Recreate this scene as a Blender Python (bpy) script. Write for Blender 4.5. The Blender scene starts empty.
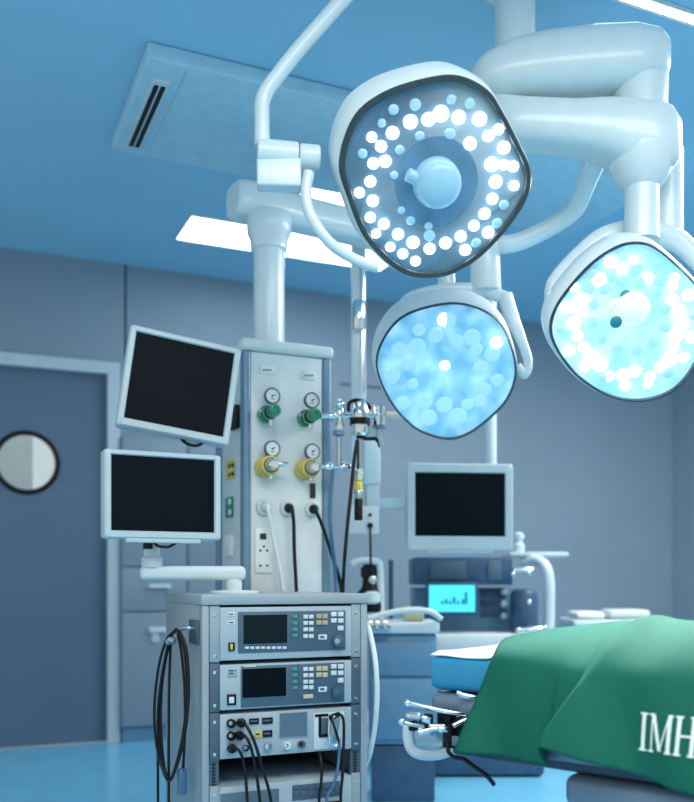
import bpy, bmesh, math, random
from mathutils import Vector, Matrix
random.seed(4)
SC = bpy.context.scene
COL = SC.collection
F = 900.0; CX = 347.0; HY = 580.0; CZ = 1.05
TH = math.radians(24); c, s = math.cos(TH), math.sin(TH)

# ------------------------------------------------------------------ coordinates
def W(X, Y, Z): return Vector((X*c + Y*s, -X*s + Y*c, Z))           # camera axes -> room axes
def P(px, py, D): return W((px-CX)/F*D, D, CZ-(py-HY)/F*D)          # pixel at a distance
def onv(px, py, v):
    dx = (px-CX)/F; D = v/(c-dx*s); return P(px, py, D)
def onu(px, py, u):
    dx = (px-CX)/F; D = u/(dx*c+s); return P(px, py, D)
def onz(px, py, z):
    return P(px, py, (CZ-z)*F/(py-HY))

# ------------------------------------------------------------------ materials
def lin(v):
    v /= 255.0
    return v/12.92 if v <= .04045 else ((v+.055)/1.055)**2.4
def rgb(r, g, b): return (lin(r), lin(g), lin(b), 1)
MATS = {}
def mat(name, col, rough=.45, metal=0, var=.06, scale=14, spec=.5, bump=0, coat=0, emit=None, estr=0, detail=3):
    if name in MATS: return MATS[name]
    m = bpy.data.materials.new(name); m.use_nodes = True
    nt = m.node_tree; b = nt.nodes['Principled BSDF']
    tc = nt.nodes.new('ShaderNodeTexCoord')
    n = nt.nodes.new('ShaderNodeTexNoise'); n.inputs['Scale'].default_value = scale; n.inputs['Detail'].default_value = detail
    nt.links.new(tc.outputs['Object'], n.inputs['Vector'])
    r = nt.nodes.new('ShaderNodeMapRange')
    r.inputs['From Min'].default_value = .3; r.inputs['From Max'].default_value = .7
    r.inputs['To Min'].default_value = 1-var; r.inputs['To Max'].default_value = 1+var
    nt.links.new(n.outputs['Fac'], r.inputs['Value'])
    mx = nt.nodes.new('ShaderNodeVectorMath'); mx.operation = 'SCALE'
    mx.inputs[0].default_value = col[:3]
    nt.links.new(r.outputs['Result'], mx.inputs['Scale'])
    nt.links.new(mx.outputs['Vector'], b.inputs['Base Color'])
    b.inputs['Roughness'].default_value = rough; b.inputs['Metallic'].default_value = metal
    b.inputs['Specular IOR Level'].default_value = spec
    if coat: b.inputs['Coat Weight'].default_value = coat; b.inputs['Coat Roughness'].default_value = .1
    if bump:
        bp = nt.nodes.new('ShaderNodeBump'); bp.inputs['Strength'].default_value = bump; bp.inputs['Distance'].default_value = .002
        nt.links.new(n.outputs['Fac'], bp.inputs['Height']); nt.links.new(bp.outputs['Normal'], b.inputs['Normal'])
    if emit:
        b.inputs['Emission Color'].default_value = emit; b.inputs['Emission Strength'].default_value = estr
    MATS[name] = m; return m

def glass_mat(name, col, alpha=.75, rough=.08):
    m = bpy.data.materials.new(name); m.use_nodes = True; nt = m.node_tree
    out = nt.nodes['Material Output']; nt.nodes.remove(nt.nodes['Principled BSDF'])
    t = nt.nodes.new('ShaderNodeBsdfTransparent'); t.inputs['Color'].default_value = col
    g = nt.nodes.new('ShaderNodeBsdfGlossy'); g.inputs['Roughness'].default_value = rough
    mx = nt.nodes.new('ShaderNodeMixShader'); mx.inputs['Fac'].default_value = 1-alpha
    nt.links.new(t.outputs[0], mx.inputs[1]); nt.links.new(g.outputs[0], mx.inputs[2]); nt.links.new(mx.outputs[0], out.inputs['Surface'])
    MATS[name] = m; return m

def glow_mat(name, c0, c1, s0, s1, scale):
    """a lit lens: emission that varies over the optics behind it"""
    m = bpy.data.materials.new(name); m.use_nodes = True; nt = m.node_tree
    b = nt.nodes['Principled BSDF']; b.inputs['Roughness'].default_value = .15
    b.inputs['Base Color'].default_value = c0
    tc = nt.nodes.new('ShaderNodeTexCoord')
    n = nt.nodes.new('ShaderNodeTexNoise'); n.inputs['Scale'].default_value = scale; n.inputs['Detail'].default_value = 2
    nt.links.new(tc.outputs['Object'], n.inputs['Vector'])
    cr = nt.nodes.new('ShaderNodeValToRGB'); cr.color_ramp.elements[0].position = .38; cr.color_ramp.elements[1].position = .66
    cr.color_ramp.elements[0].color = c0; cr.color_ramp.elements[1].color = c1
    nt.links.new(n.outputs['Fac'], cr.inputs['Fac']); nt.links.new(cr.outputs['Color'], b.inputs['Emission Color'])
    r = nt.nodes.new('ShaderNodeMapRange'); r.inputs['From Min'].default_value = .38; r.inputs['From Max'].default_value = .66
    r.inputs['To Min'].default_value = s0; r.inputs['To Max'].default_value = s1
    nt.links.new(n.outputs['Fac'], r.inputs['Value']); nt.links.new(r.outputs['Result'], b.inputs['Emission Strength'])
    MATS[name] = m; return m

M_wall = mat('wall_panel_grey', rgb(132, 152, 169), .5, var=.03, scale=2)
M_ceil = mat('ceiling_paint', rgb(152, 203, 232), .7, var=.02, scale=2)
M_floor = mat('floor_vinyl', rgb(117, 197, 236), .22, var=.05, scale=5)
M_door = mat('door_slate', rgb(84, 110, 136), .45, var=.04, scale=3)
M_frame = mat('frame_metal', rgb(186, 204, 214), .4, metal=.2, var=.03)
M_seam = mat('dark_seam', rgb(48, 56, 72), .7)
M_white = mat('white_enamel', rgb(214, 224, 229), .32, var=.03, coat=.2)
M_lampw = mat('lamp_white_shell', rgb(206, 224, 232), .35, var=.03, coat=.3)
M_plast = mat('pale_plastic', rgb(202, 216, 224), .4, var=.03)
M_bezel = mat('monitor_bezel', rgb(180, 200, 210), .38, var=.03)
M_screen = mat('dark_screen', rgb(4, 14, 24), .5, var=.1, spec=.08)
M_rack = mat('rack_grey', rgb(152, 168, 180), .42, metal=.15, var=.05, scale=6)
M_rackd = mat('rack_inner_dark', rgb(24, 32, 44), .6)
M_ear = mat('rack_ear_steel', rgb(84, 104, 122), .42, metal=.3, var=.06)
M_face = mat('instrument_face', rgb(166, 184, 196), .42, metal=.1, var=.04)
M_panel = mat('instrument_panel_slate', rgb(70, 96, 118), .45, var=.05)
M_panel2 = mat('panel_screen_slate', rgb(84, 110, 130), .35, var=.05)
M_lcd = mat('lcd_green_black', rgb(12, 30, 36), .5, var=.15, spec=.12)
M_key = mat('pale_key', rgb(206, 218, 224), .5)
M_keytan = mat('tan_key', rgb(176, 166, 140), .5)
M_keygrn = mat('green_key', rgb(60, 146, 142), .5)
M_black = mat('black_rubber', rgb(9, 12, 18), .45, var=.15, spec=.3)
M_cable = mat('black_cable', rgb(10, 14, 20), .4, var=.1, spec=.35)
M_bluecab = mat('blue_grey_cable', rgb(70, 110, 150), .35)
M_whitec = mat('white_hose', rgb(212, 226, 232), .4)
M_chrome = mat('chrome', rgb(226, 232, 236), .14, metal=1, var=.04)
M_steel = mat('brushed_steel', rgb(176, 190, 200), .3, metal=.9, var=.06)
M_trimb = mat('column_blue_trim', rgb(112, 146, 172), .35, metal=.2)
M_green = mat('valve_green', rgb(20, 132, 102), .3, var=.1, coat=.3)
M_yellow = mat('valve_yellow', rgb(214, 196, 92), .35, var=.12)
M_dial = mat('dial_face', rgb(226, 234, 236), .4)
M_ink = mat('dark_ink', rgb(30, 38, 48), .6)
M_drape = mat('drape_green', rgb(10, 94, 80), .75, var=.05, scale=40, bump=.15, spec=.25)
M_letter = mat('white_embroidery', rgb(232, 240, 240), .7, bump=.2, scale=200)
M_pad = mat('pad_blue', rgb(36, 140, 186), .4, var=.08, scale=9, coat=.2)
M_highlight_towel = mat('pad_highlight_towel_white', rgb(226, 238, 244), .6)  # painted highlight on the head pad, also the towel's own white
M_tableg = mat('table_grey', rgb(112, 132, 154), .4, metal=.2, var=.05)
M_tabled = mat('table_dark', rgb(52, 66, 86), .4, metal=.2)
M_mach = mat('machine_blue_grey', rgb(92, 136, 170), .45, var=.05)
M_machd = mat('machine_dark_blue', rgb(52, 84, 116), .4, var=.15)
M_cyan = mat('cyan_screen', rgb(70, 200, 215), .3, emit=rgb(80, 225, 240), estr=.6)
M_cyand = mat('cyan_screen_trace', rgb(24, 110, 140), .3, emit=rgb(40, 150, 180), estr=.3)
M_cream = mat('cream_tube', rgb(206, 204, 190), .4)
M_beige = mat('beige_plastic', rgb(198, 188, 158), .5)
M_rim = mat('lamp_rim_dark', rgb(48, 60, 66), .3, var=.2)
M_reflect = mat('lamp_optic_plate', rgb(112, 146, 178), .3, metal=.3, var=.28, scale=7)
M_hub = mat('lamp_handle_blue', rgb(140, 182, 204), .3, var=.06, emit=rgb(110, 180, 220), estr=.18)
M_led = mat('led_lit', rgb(240, 252, 255), .3, emit=rgb(236, 250, 255), estr=5)
M_leddim = mat('led_half_lit', rgb(165, 205, 224), .2, emit=rgb(168, 208, 228), estr=.22)
M_ledsoft = mat('led_soft', rgb(140, 190, 215), .3, emit=rgb(176, 222, 242), estr=.5)
M_hub3 = mat('lamp_handle_lit', rgb(200, 236, 244), .3, emit=rgb(186, 230, 242), estr=.6, var=.1)
M_teal = mat('teal_optic', rgb(40, 130, 145), .3)
M_optic_in = mat('inner_reflector', rgb(106, 138, 166), .3, metal=.2, var=.3, scale=9)
M_panel_light = mat('ceiling_light_diffuser', rgb(240, 248, 250), .5, emit=rgb(226, 246, 255), estr=4)
M_winlit = mat('door_window_pane', rgb(190, 196, 192), .2, emit=rgb(196, 200, 192), estr=.34)
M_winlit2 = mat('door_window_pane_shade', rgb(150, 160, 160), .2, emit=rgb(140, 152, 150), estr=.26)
M_glass = glass_mat('lamp_cover_glass', (.95, .98, 1, 1), .95)
M_clear = glass_mat('clear_plastic', (.75, .87, .94, 1), .72, .12)
M_glow2 = glow_mat('lit_lens_soft', rgb(112, 180, 210), rgb(190, 228, 242), .68, .84, 11)
M_glow3 = glow_mat('lit_lens_bright', rgb(160, 216, 235), rgb(230, 248, 252), .78, .95, 9)

# ------------------------------------------------------------------ mesh builder
def catmull(pts, n=8, closed=False):
    pts = [Vector(p) for p in pts]; out = []; N = len(pts)
    rng = range(N) if closed else range(N-1)
    for i in rng:
        if closed: p0, p1, p2, p3 = pts[i-1], pts[i], pts[(i+1) % N], pts[(i+2) % N]
        else: p0, p1, p2, p3 = pts[max(i-1, 0)], pts[i], pts[i+1], pts[min(i+2, N-1)]
        for k in range(n):
            t = k/n
            out.append(.5*((2*p1)+(p2-p0)*t+(2*p0-5*p1+4*p2-p3)*t*t+(3*p1-p0-3*p2+p3)*t*t*t))
    if not closed: out.append(pts[-1])
    return out

class MB:
    def __init__(self): self.bm = bmesh.new()
    def box(self, x0, x1, y0, y1, z0, z1, bev=0, seg=2):
        return self.obox(Vector(((x0+x1)/2, (y0+y1)/2, (z0+z1)/2)), (abs(x1-x0), abs(y1-y0), abs(z1-z0)), Matrix.Identity(3), bev, seg)
    def obox(self, ctr, size, R=None, bev=0, seg=2):
        R = R or Matrix.Identity(3)
        t = bmesh.new(); bmesh.ops.create_cube(t, size=1)
        for v in t.verts: v.co = Vector((v.co.x*size[0], v.co.y*size[1], v.co.z*size[2]))
        if bev: bmesh.ops.bevel(t, geom=t.edges[:], offset=min(bev, min(size)*.49), segments=seg, affect='EDGES', profile=.5)
        for v in t.verts: v.co = R @ v.co + Vector(ctr)
        self._merge(t); return self
    def _merge(self, t):
        me = bpy.data.meshes.new('tmp'); t.to_mesh(me); t.free(); self.bm.from_mesh(me); bpy.data.meshes.remove(me)
    def rings(self, rings, cap=True, closed=True):
        vs = [[self.bm.verts.new(p) for p in r] for r in rings]
        n = len(vs[0])
        for a, b in zip(vs, vs[1:]):
            for i in range(n if closed else n-1):
                j = (i+1) % n
                try: self.bm.faces.new((a[i], a[j], b[j], b[i]))
                except ValueError: pass
        if cap and closed:
            for r in (vs[0], vs[-1]):
                try: self.bm.faces.new(r)
                except ValueError: pass
        return self
    def tube(self, pts, r, n=8, seg=12, smooth=True, closed=False, flat=1.0):
        p = catmull(pts, n, closed) if smooth else [Vector(q) for q in pts]
        if not isinstance(r, (list, tuple)): rr = [r]*len(p)
        else:
            rr = []
            for i in range(len(p)):
                x = i/(len(p)-1)*(len(r)-1); k = min(int(x), len(r)-2); rr.append(r[k]+(r[k+1]-r[k])*(x-k))
        N = len(p); tg = []
        for i in range(N):
            a = p[i-1] if (i or closed) else p[0]; b = p[(i+1) % N] if (i < N-1 or closed) else p[-1]
            tg.append((b-a).normalized())
        up = Vector((0, 0, 1)) if abs(tg[0].z) < .9 else Vector((1, 0, 0))
        x = tg[0].cross(up).normalized(); rings = []
        for i in range(N):
            x = (x - tg[i]*x.dot(tg[i])).normalized(); y = tg[i].cross(x)
            rings.append([p[i]+x*math.cos(2*math.pi*k/seg)*rr[i]+y*math.sin(2*math.pi*k/seg)*rr[i]*flat for k in range(seg)])
        if closed: rings.append(rings[0])
        return self.rings(rings, cap=not closed)
    def cyl(self, p0, p1, r, r1=None, seg=28, bev=0):
        p0, p1 = Vector(p0), Vector(p1); r1 = r if r1 is None else r1; L = (p1-p0).length
        if bev: return self.lathe([(r-bev, 0), (r-bev*.3, bev*.3), (r, bev), (r1, L-bev), (r1-bev*.3, L-bev*.3), (r1-bev, L)], p0, (p1-p0), seg)
        return self.lathe([(r, 0), (r1, L)], p0, p1-p0, seg)
    def lathe(self, prof, o, axis, seg=28):
        ax = Vector(axis).normalized(); up = Vector((0, 0, 1)) if abs(ax.z) < .9 else Vector((1, 0, 0))
        x = ax.cross(up).normalized(); y = ax.cross(x); o = Vector(o)
        return self.rings([[o+ax*h+(x*math.cos(2*math.pi*k/seg)+y*math.sin(2*math.pi*k/seg))*max(r, 1e-5) for k in range(seg)] for r, h in prof])
    def ball(self, o, r, sx=1, sy=1, sz=1, seg=24):
        o = Vector(o); n = 14
        return self.rings([[o+Vector((math.cos(2*math.pi*k/seg)*math.sin(math.pi*i/n)*r*sx+1e-6, math.sin(2*math.pi*k/seg)*math.sin(math.pi*i/n)*r*sy, math.cos(math.pi*i/n)*r*sz)) for k in range(seg)] for i in range(n+1)], cap=False)
    def prism(self, poly, depth):
        poly = [Vector(p) for p in poly]; d = Vector(depth)
        return self.rings([poly, [p+d for p in poly]])
    def quadplate(self, px0, py0, px1, py1, v, th, bev=0):
        """an upright plate on the plane y=v, thickness towards the camera"""
        a = onv(px0, py0, v); b = onv(px1, py1, v)
        return self.box(a.x, b.x, v-th, v, min(a.z, b.z), max(a.z, b.z), bev)
    def build(self, name, m, parent=None, smooth=40, world=True):
        bmesh.ops.remove_doubles(self.bm, verts=self.bm.verts[:], dist=1e-6)
        bmesh.ops.recalc_face_normals(self.bm, faces=self.bm.faces[:])
        me = bpy.data.meshes.new(name); self.bm.to_mesh(me); self.bm.free()
        o = bpy.data.objects.new(name, me); COL.objects.link(o)
        me.materials.append(m)
        if smooth:
            for p in me.polygons: p.use_smooth = True
            me.set_sharp_from_angle(angle=math.radians(smooth))
        if parent is not None:
            o.parent = parent
            if world: me.transform(ROOT[rootname(parent)].inverted())
        return o
ROOT = {}
def rootname(o):
    while o.parent: o = o.parent
    return o.name
def tag(o, label, cat, group=None, kind=None):
    if label: o['label'] = label
    if cat: o['category'] = cat
    if group: o['group'] = group
    if kind: o['kind'] = kind
    return o
def thing(name, label, cat, loc=(0, 0, 0), group=None, M=None):
    o = bpy.data.objects.new(name, None); COL.objects.link(o); o.empty_display_size = .05
    Mx = M if M is not None else Matrix.Translation(Vector(loc))
    o.matrix_world = Mx; ROOT[o.name] = Mx.copy()
    return tag(o, label, cat, group)
def struct(mb, name, m, parent=None, smooth=0):
    o = mb.build(name, m, parent, smooth)
    if parent is None: o['kind'] = 'structure'; ROOT[o.name] = Matrix.Identity(4)
    return o
def dup(o, loc, parent):
    k = o.copy(); COL.objects.link(k); k.parent = parent; k.location = loc; return k

# ------------------------------------------------------------------ setting
VW, UR, ZC, UL = 5.93, 5.70, 3.10, -1.6
struct(MB().box(UL-.2, UR+.2, -2.6, VW+.2, -.1, 0), 'floor', M_floor)
struct(MB().box(UL-.2, UR+.2, -2.6, VW+.2, ZC, ZC+.1), 'ceiling', M_ceil)
dL, dR = -.12, onv(110, 600, VW).x
dT = onv(110, 372, VW).z
wb = MB()
wb.box(UL, dL, VW, VW+.15, 0, ZC).box(dR, UR+.2, VW, VW+.15, 0, ZC).box(dL, dR, VW, VW+.15, dT, ZC)
struct(wb, 'wall_back', M_wall)
struct(MB().box(UR, UR+.15, 1.2, VW, 0, ZC), 'wall_right', M_wall)
# seams of the wall panels
for i, (x0, y0, x1, y1) in enumerate([(124.5, 262, 126.5, 356), (340, 383, 400, 384.6)]):
    a = onv(x0, y0, VW-.003); b = onv(x1, y1, VW-.003)
    z0, z1 = sorted((a.z, b.z))
    if i == 1: z1 = a.z; z0 = a.z-.012
    if i == 0: z1 = ZC
    struct(MB().box(a.x, b.x, VW-.004, VW+.01, z0, z1), 'trim_%d' % (i+1), M_seam)
# skirting
struct(MB().box(dR+.11, UR, VW-.02, VW, 0, .1, .004), 'baseboard_back', M_frame)
struct(MB().box(UR-.02, UR, 1.2, VW-.02, 0, .1, .004), 'baseboard_right', M_frame)
# door leaf with round window and frame
dr = struct(MB().box(dL+.01, dR-.01, VW+.03, VW+.08, .008, dT-.01, .004), 'door_1', M_door)
fm = MB(); w = .06
fm.box(dR-.02, dR+w, VW-.03, VW+.03, 0, dT+w, .006).box(dL-w, dL+.02, VW-.03, VW+.03, 0, dT+w, .006).box(dL-w, dR+w, VW-.031, VW+.031, dT-.02, dT+w, .006)
struct(fm, 'door_frame', M_frame, dr)
wc = onv(27, 462, VW); wc.y = VW+.03
wr = .185
struct(MB().tube([wc+Vector((math.cos(a)*wr, -.004, math.sin(a)*wr)) for a in [k*math.pi/12 for k in range(24)]], .016, n=3, closed=True), 'window_gasket', M_black, dr, 60)
struct(MB().cyl(wc+Vector((0, .004, 0)), wc+Vector((0, -.006, 0)), wr, seg=48), 'window_pane', M_winlit, dr)
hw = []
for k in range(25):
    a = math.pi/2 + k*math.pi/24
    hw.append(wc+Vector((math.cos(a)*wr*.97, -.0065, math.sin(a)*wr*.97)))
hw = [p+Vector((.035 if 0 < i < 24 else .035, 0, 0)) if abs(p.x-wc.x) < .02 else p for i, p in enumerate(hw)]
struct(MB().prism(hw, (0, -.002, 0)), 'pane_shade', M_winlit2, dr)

# lowered ceiling housing with slot diffuser
zb = 3.035
def onceil(px, py, z=zb): return P(px, py, (z-CZ)*F/(HY-py))
n1 = onceil(148, 57); n2 = onceil(116, 152)
bk = thing('ceiling_air_unit', 'white rectangular air conditioning housing hanging flat under ceiling, slotted vent at its end', 'air conditioner', (n1.x, n1.y, ZC))
hx1 = n1.x+2.6
MB().box(n1.x, hx1, n1.y, n2.y, zb, ZC, .012, 3).build('housing', mat('housing_paint', rgb(172, 214, 236), .5), bk)
e0 = onceil(163, 72); e1 = onceil(166, 78)
va = onceil(131, 148); vb = onceil(158, 78); vc = onceil(171, 80)
vm = MB(); x0, x1 = onceil(152, 80).x, onceil(171, 82).x; y0, y1 = onceil(152, 78).y, onceil(135, 148).y
vm.box(x0, x1, y0, y1, zb-.008, zb+.01, .003)
vg = vm.build('vent_plate', M_plast, bk)
wv = (x1-x0)
for k in (0, 1):
    cx = x0+wv*(.3+.38*k)
    MB().box(cx-.13*wv, cx+.13*wv, y0+.03, y1-.03, zb-.0105, zb-.007).build('slot', M_black, vg)
MB().box(x1+.035, x1+.04, n1.y+.03, n2.y-.02, zb-.002, zb+.005).build('panel_joint', M_frame, bk)

# ceiling light panels
def light(px0, py0, py1, length, label, at=None):
    a = onceil(px0, py0, ZC) if not at else Vector((at[0], at[1], ZC)); b = onceil(px0-10, py1, ZC) if not at else Vector((at[0], at[2], ZC))
    t = thing('ceiling_light', label, 'ceiling light', (a.x, a.y, ZC), 'flat ceiling light panels')
    y0, y1 = a.y, b.y
    MB().box(a.x, a.x+length, y0, y1, ZC-.012, ZC-.002, .003).build('diffuser', M_panel_light, t)
    fr = MB(); w = .008
    fr.box(a.x-w, a.x+length+w, y0-w, y0, ZC-.016, ZC, .003).box(a.x-w, a.x+length+w, y1, y1+w, ZC-.016, ZC, .003)
    fr.box(a.x-w, a.x, y0, y1, ZC-.016, ZC, .003).box(a.x+length, a.x+length+w, y0, y1, ZC-.016, ZC, .003)
    fr.build('frame', M_plast, t)
light(192, 214, 238, 1.35, 'long lit ceiling panel crossing behind the white pendant pole above the twin monitors')
light(313, 178, 199, 1.1, 'lit ceiling panel peeking out between the clamp and the large round lamp')
_n, _f = onceil(660, 0, ZC), onceil(628, 0, ZC)
light(0, 0, 0, 1.6, 'lit ceiling strip cut by the top right corner of the photo', (_f.x-.15, _n.y, _f.y))

# wall cupboards beside the door
cv = VW-.05
cb = thing('wall_cupboard', 'grey built-in cupboard with pale bar handles between door and equipment rack', 'cupboard', (onv(122, 700, cv).x, VW, 0))
ca, cb2 = onv(121, 600, cv), onv(330, 600, cv)
MB().box(ca.x, cb2.x, cv+.004, VW-.001, .1, 1.98, .004).build('carcass', M_wall, cb)
xs = [ca.x, onv(187, 500, cv).x, onv(240, 500, cv).x, cb2.x]
zs = [.1, onv(122, 612, cv).z, onv(122, 567, cv).z, 1.97]
for i in range(3):
    for j in range(3):
        dmb = MB().box(xs[i]+.006, xs[i+1]-.006, cv-.016, cv+.003, zs[j]+.006, zs[j+1]-.006, .003)
        d = dmb.build('door' if j != 1 else 'drawer', M_wall, cb)
        if i == 0 and j < 2:
            hp = onv(148, 584 if j else 627, cv-.016); hq = onv(166 if not j else 170, 588 if j else 632, cv-.016)
            hb = MB().box(hp.x, hq.x, cv-.05, cv-.034, hq.z, hp.z, .004)
            hb.box(hp.x+.02, hp.x+.035, cv-.036, cv-.014, hq.z, hp.z).box(hq.x-.035, hq.x-.02, cv-.036, cv-.014, hq.z, hp.z)
            hb.build('handle', M_white, d)
            if not j:
                lp = onv(156, 637, cv-.016); MB().box(lp.x-.03, lp.x+.02, cv-.03, cv-.0155, lp.z-.035, lp.z+.035, .004).build('lock', M_plast, d)
MB().box(ca.x+.01, cb2.x, cv+.01, VW-.001, 0, .1).build('plinth', M_mach, cb)

# ------------------------------------------------------------------ pendant column
CV = 3.455
cu0, cu1 = onv(243.5, 500, CV).x, onv(331, 500, CV).x
cz1 = onv(246, 350, CV).z; cz0 = .72; CD = .40
pend = thing('supply_column', 'tall white medical gas supply column hanging from pendant arm behind the rack', 'supply column', ((cu0+cu1)/2, CV+CD/2, cz0))
MB().box(cu0+.012, cu1-.012, CV+.006, CV+CD, cz0, cz1, .006).build('body', M_plast, pend)
fu0, fu1 = onv(251, 500, CV).x, onv(322, 500, CV).x
MB().box(fu0, fu1, CV, CV+.008, cz0+.004, cz1-.004, .002).build('front_panel', M_white, pend)
for a, b in ((cu0, fu0-.003), (fu1+.003, cu1)):
    MB().box(a, b, CV-.006, CV+.05, cz0, cz1, .008, 3).build('edge_trim', M_trimb, pend)
MB().box(cu0-.004, cu0+.02, CV+CD-.05, CV+CD+.004, cz0, cz1, .008).build('edge_trim', M_trimb, pend)
MB().box(cu0-.012, cu1+.012, CV-.016, CV+CD+.014, cz1, cz1+.05, .02, 4).build('top_cap', M_white, pend)
pc = P(269, 300, CV+.45); pc = Vector(((cu0+cu1)/2-.01, CV+.17, 0))
# pole centre on the line of sight of px 269
pc = P(269, 300, 3.85); ppD = 3.85
pzt = P(269, 245, ppD).z
MB().cyl((pc.x, pc.y, cz1+.045), (pc.x, pc.y, pzt+.02), .067, seg=36).build('pole', M_lampw, pend)
MB().lathe([(.069, 0), (.078, .008), (.082, .05), (.094, .075), (.097, .14), (.09, .16)], (pc.x, pc.y, P(269, 252, ppD).z), (0, 0, 1), 36).build('collar', M_lampw, pend)
# horizontal arm to a ceiling post
a0 = P(250, 203, ppD); az = a0.z
a1 = Vector((a0.x+.80, a0.y+.10, az))
am = MB()
dirv = (a1-a0).normalized(); sv = Vector((-dirv.y, dirv.x, 0))
def sq(ctr, hw_, hh, n=28, e=3.2):
    out = []
    for k in range(n):
        t = 2*math.pi*k/n; ct, st = math.cos(t), math.sin(t)
        out.append(ctr+sv*hw_*math.copysign(abs(ct)**(2/e), ct)+Vector((0, 0, 1))*hh*math.copysign(abs(st)**(2/e), st))
    return out
L = (a1-a0).length
am.rings([sq(a0+dirv*(x*L), .085*k, .08*k) for x, k in ((-.1, .78), (-.085, .92), (-.05, 1), (.1, 1), (.12, .9), (.9, .9), (1.02, .95), (1.06, .7))])
am.build('arm', M_lampw, pend)
MB().cyl((a1.x, a1.y, az-.1), (a1.x, a1.y, ZC+.0), .075, seg=36).build('ceiling_post', M_lampw, pend)
MB().lathe([(.16, 0), (.16, -.03), (.08, -.07)], (a1.x, a1.y, ZC), (0, 0, 1), 36).build('ceiling_flange', M_lampw, pend)
# label plates, outlets, switch plate
def c6(x, y): return 225+x/2.97, 330+y/2.97
def plate(mbox, v, x0, y0, x1, y1, th, bev=.002):
    a, b = c6(x0, y0), c6(x1, y1); mbox.quadplate(a[0], a[1], b[0], b[1], v, th, bev); return mbox
for (x0, y0, x1, y1) in ((105, 106, 149, 132), (229, 120, 268, 150)):
    lpl = plate(MB(), CV, x0, y0, x1, y1, .004).build('label_plate', M_dial, pend)
    q = MB()
    for k in range(4):
        xx = x0+8+k*7; plate(q, CV-.004, xx, (y0+y1)/2-3, xx+4, (y0+y1)/2+3, .001, 0)
    q.build('print', M_ink, lpl)
sp = plate(MB(), CV, 88, 588, 138, 722, .008, .003).build('switch_plate', M_dial, pend)
q = MB()
for (x, y) in ((105, 655), (125, 655), (115, 643), (105, 700), (125, 700)): plate(q, CV-.008, x-3, y-3, x+3, y+3, .002, 0)
plate(q, CV-.008, 104, 604, 122, 622, .003, 0)
q.build('socket_holes', M_ink, sp)
plate(MB(), CV, 252, 455, 268, 500, .006).build('gauge_slot', M_ink, pend)
# side face outlets
def sideplate(px0, py0, px1, py1, th):
    a = onu(px0, py0, cu0+.012); b = onu(px1, py1, cu0+.012)
    zc = (a.z+b.z)/2; h = abs(a.z-b.z)
    y0, y1 = sorted((a.y, b.y))
    return MB().box(cu0+.012-th, cu0+.013, y0, y1, zc-h/2, zc+h/2, .004)
yo = sideplate(228, 462, 234.5, 478, .012).build('yellow_outlet', M_yellow, pend)
q = onu(231, 470, cu0); q2 = MB()
for dz in (-.018, .018):
    for dy in (-.02, .02): q2.cyl(q+Vector((.002, dy, dz)), q+Vector((-.004, dy, dz)), .009, seg=12)
q2.build('outlet_hole', M_ink, yo)
go = sideplate(227.5, 498, 233.5, 517, .012).build('green_outlet', M_green, pend)
q = onu(230, 507, cu0); q2 = MB()
for dz in (-.022, .022): q2.cyl(q+Vector((.002, 0, dz)), q+Vector((-.004, 0, dz)), .013, seg=14)
q2.build('outlet_hole', M_whitec, go)
sideplate(226, 536, 234, 556, .012).build('label_plate', M_dial, pend)
sideplate(234, 408, 240, 428, .02).build('latch', M_black, pend)

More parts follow.
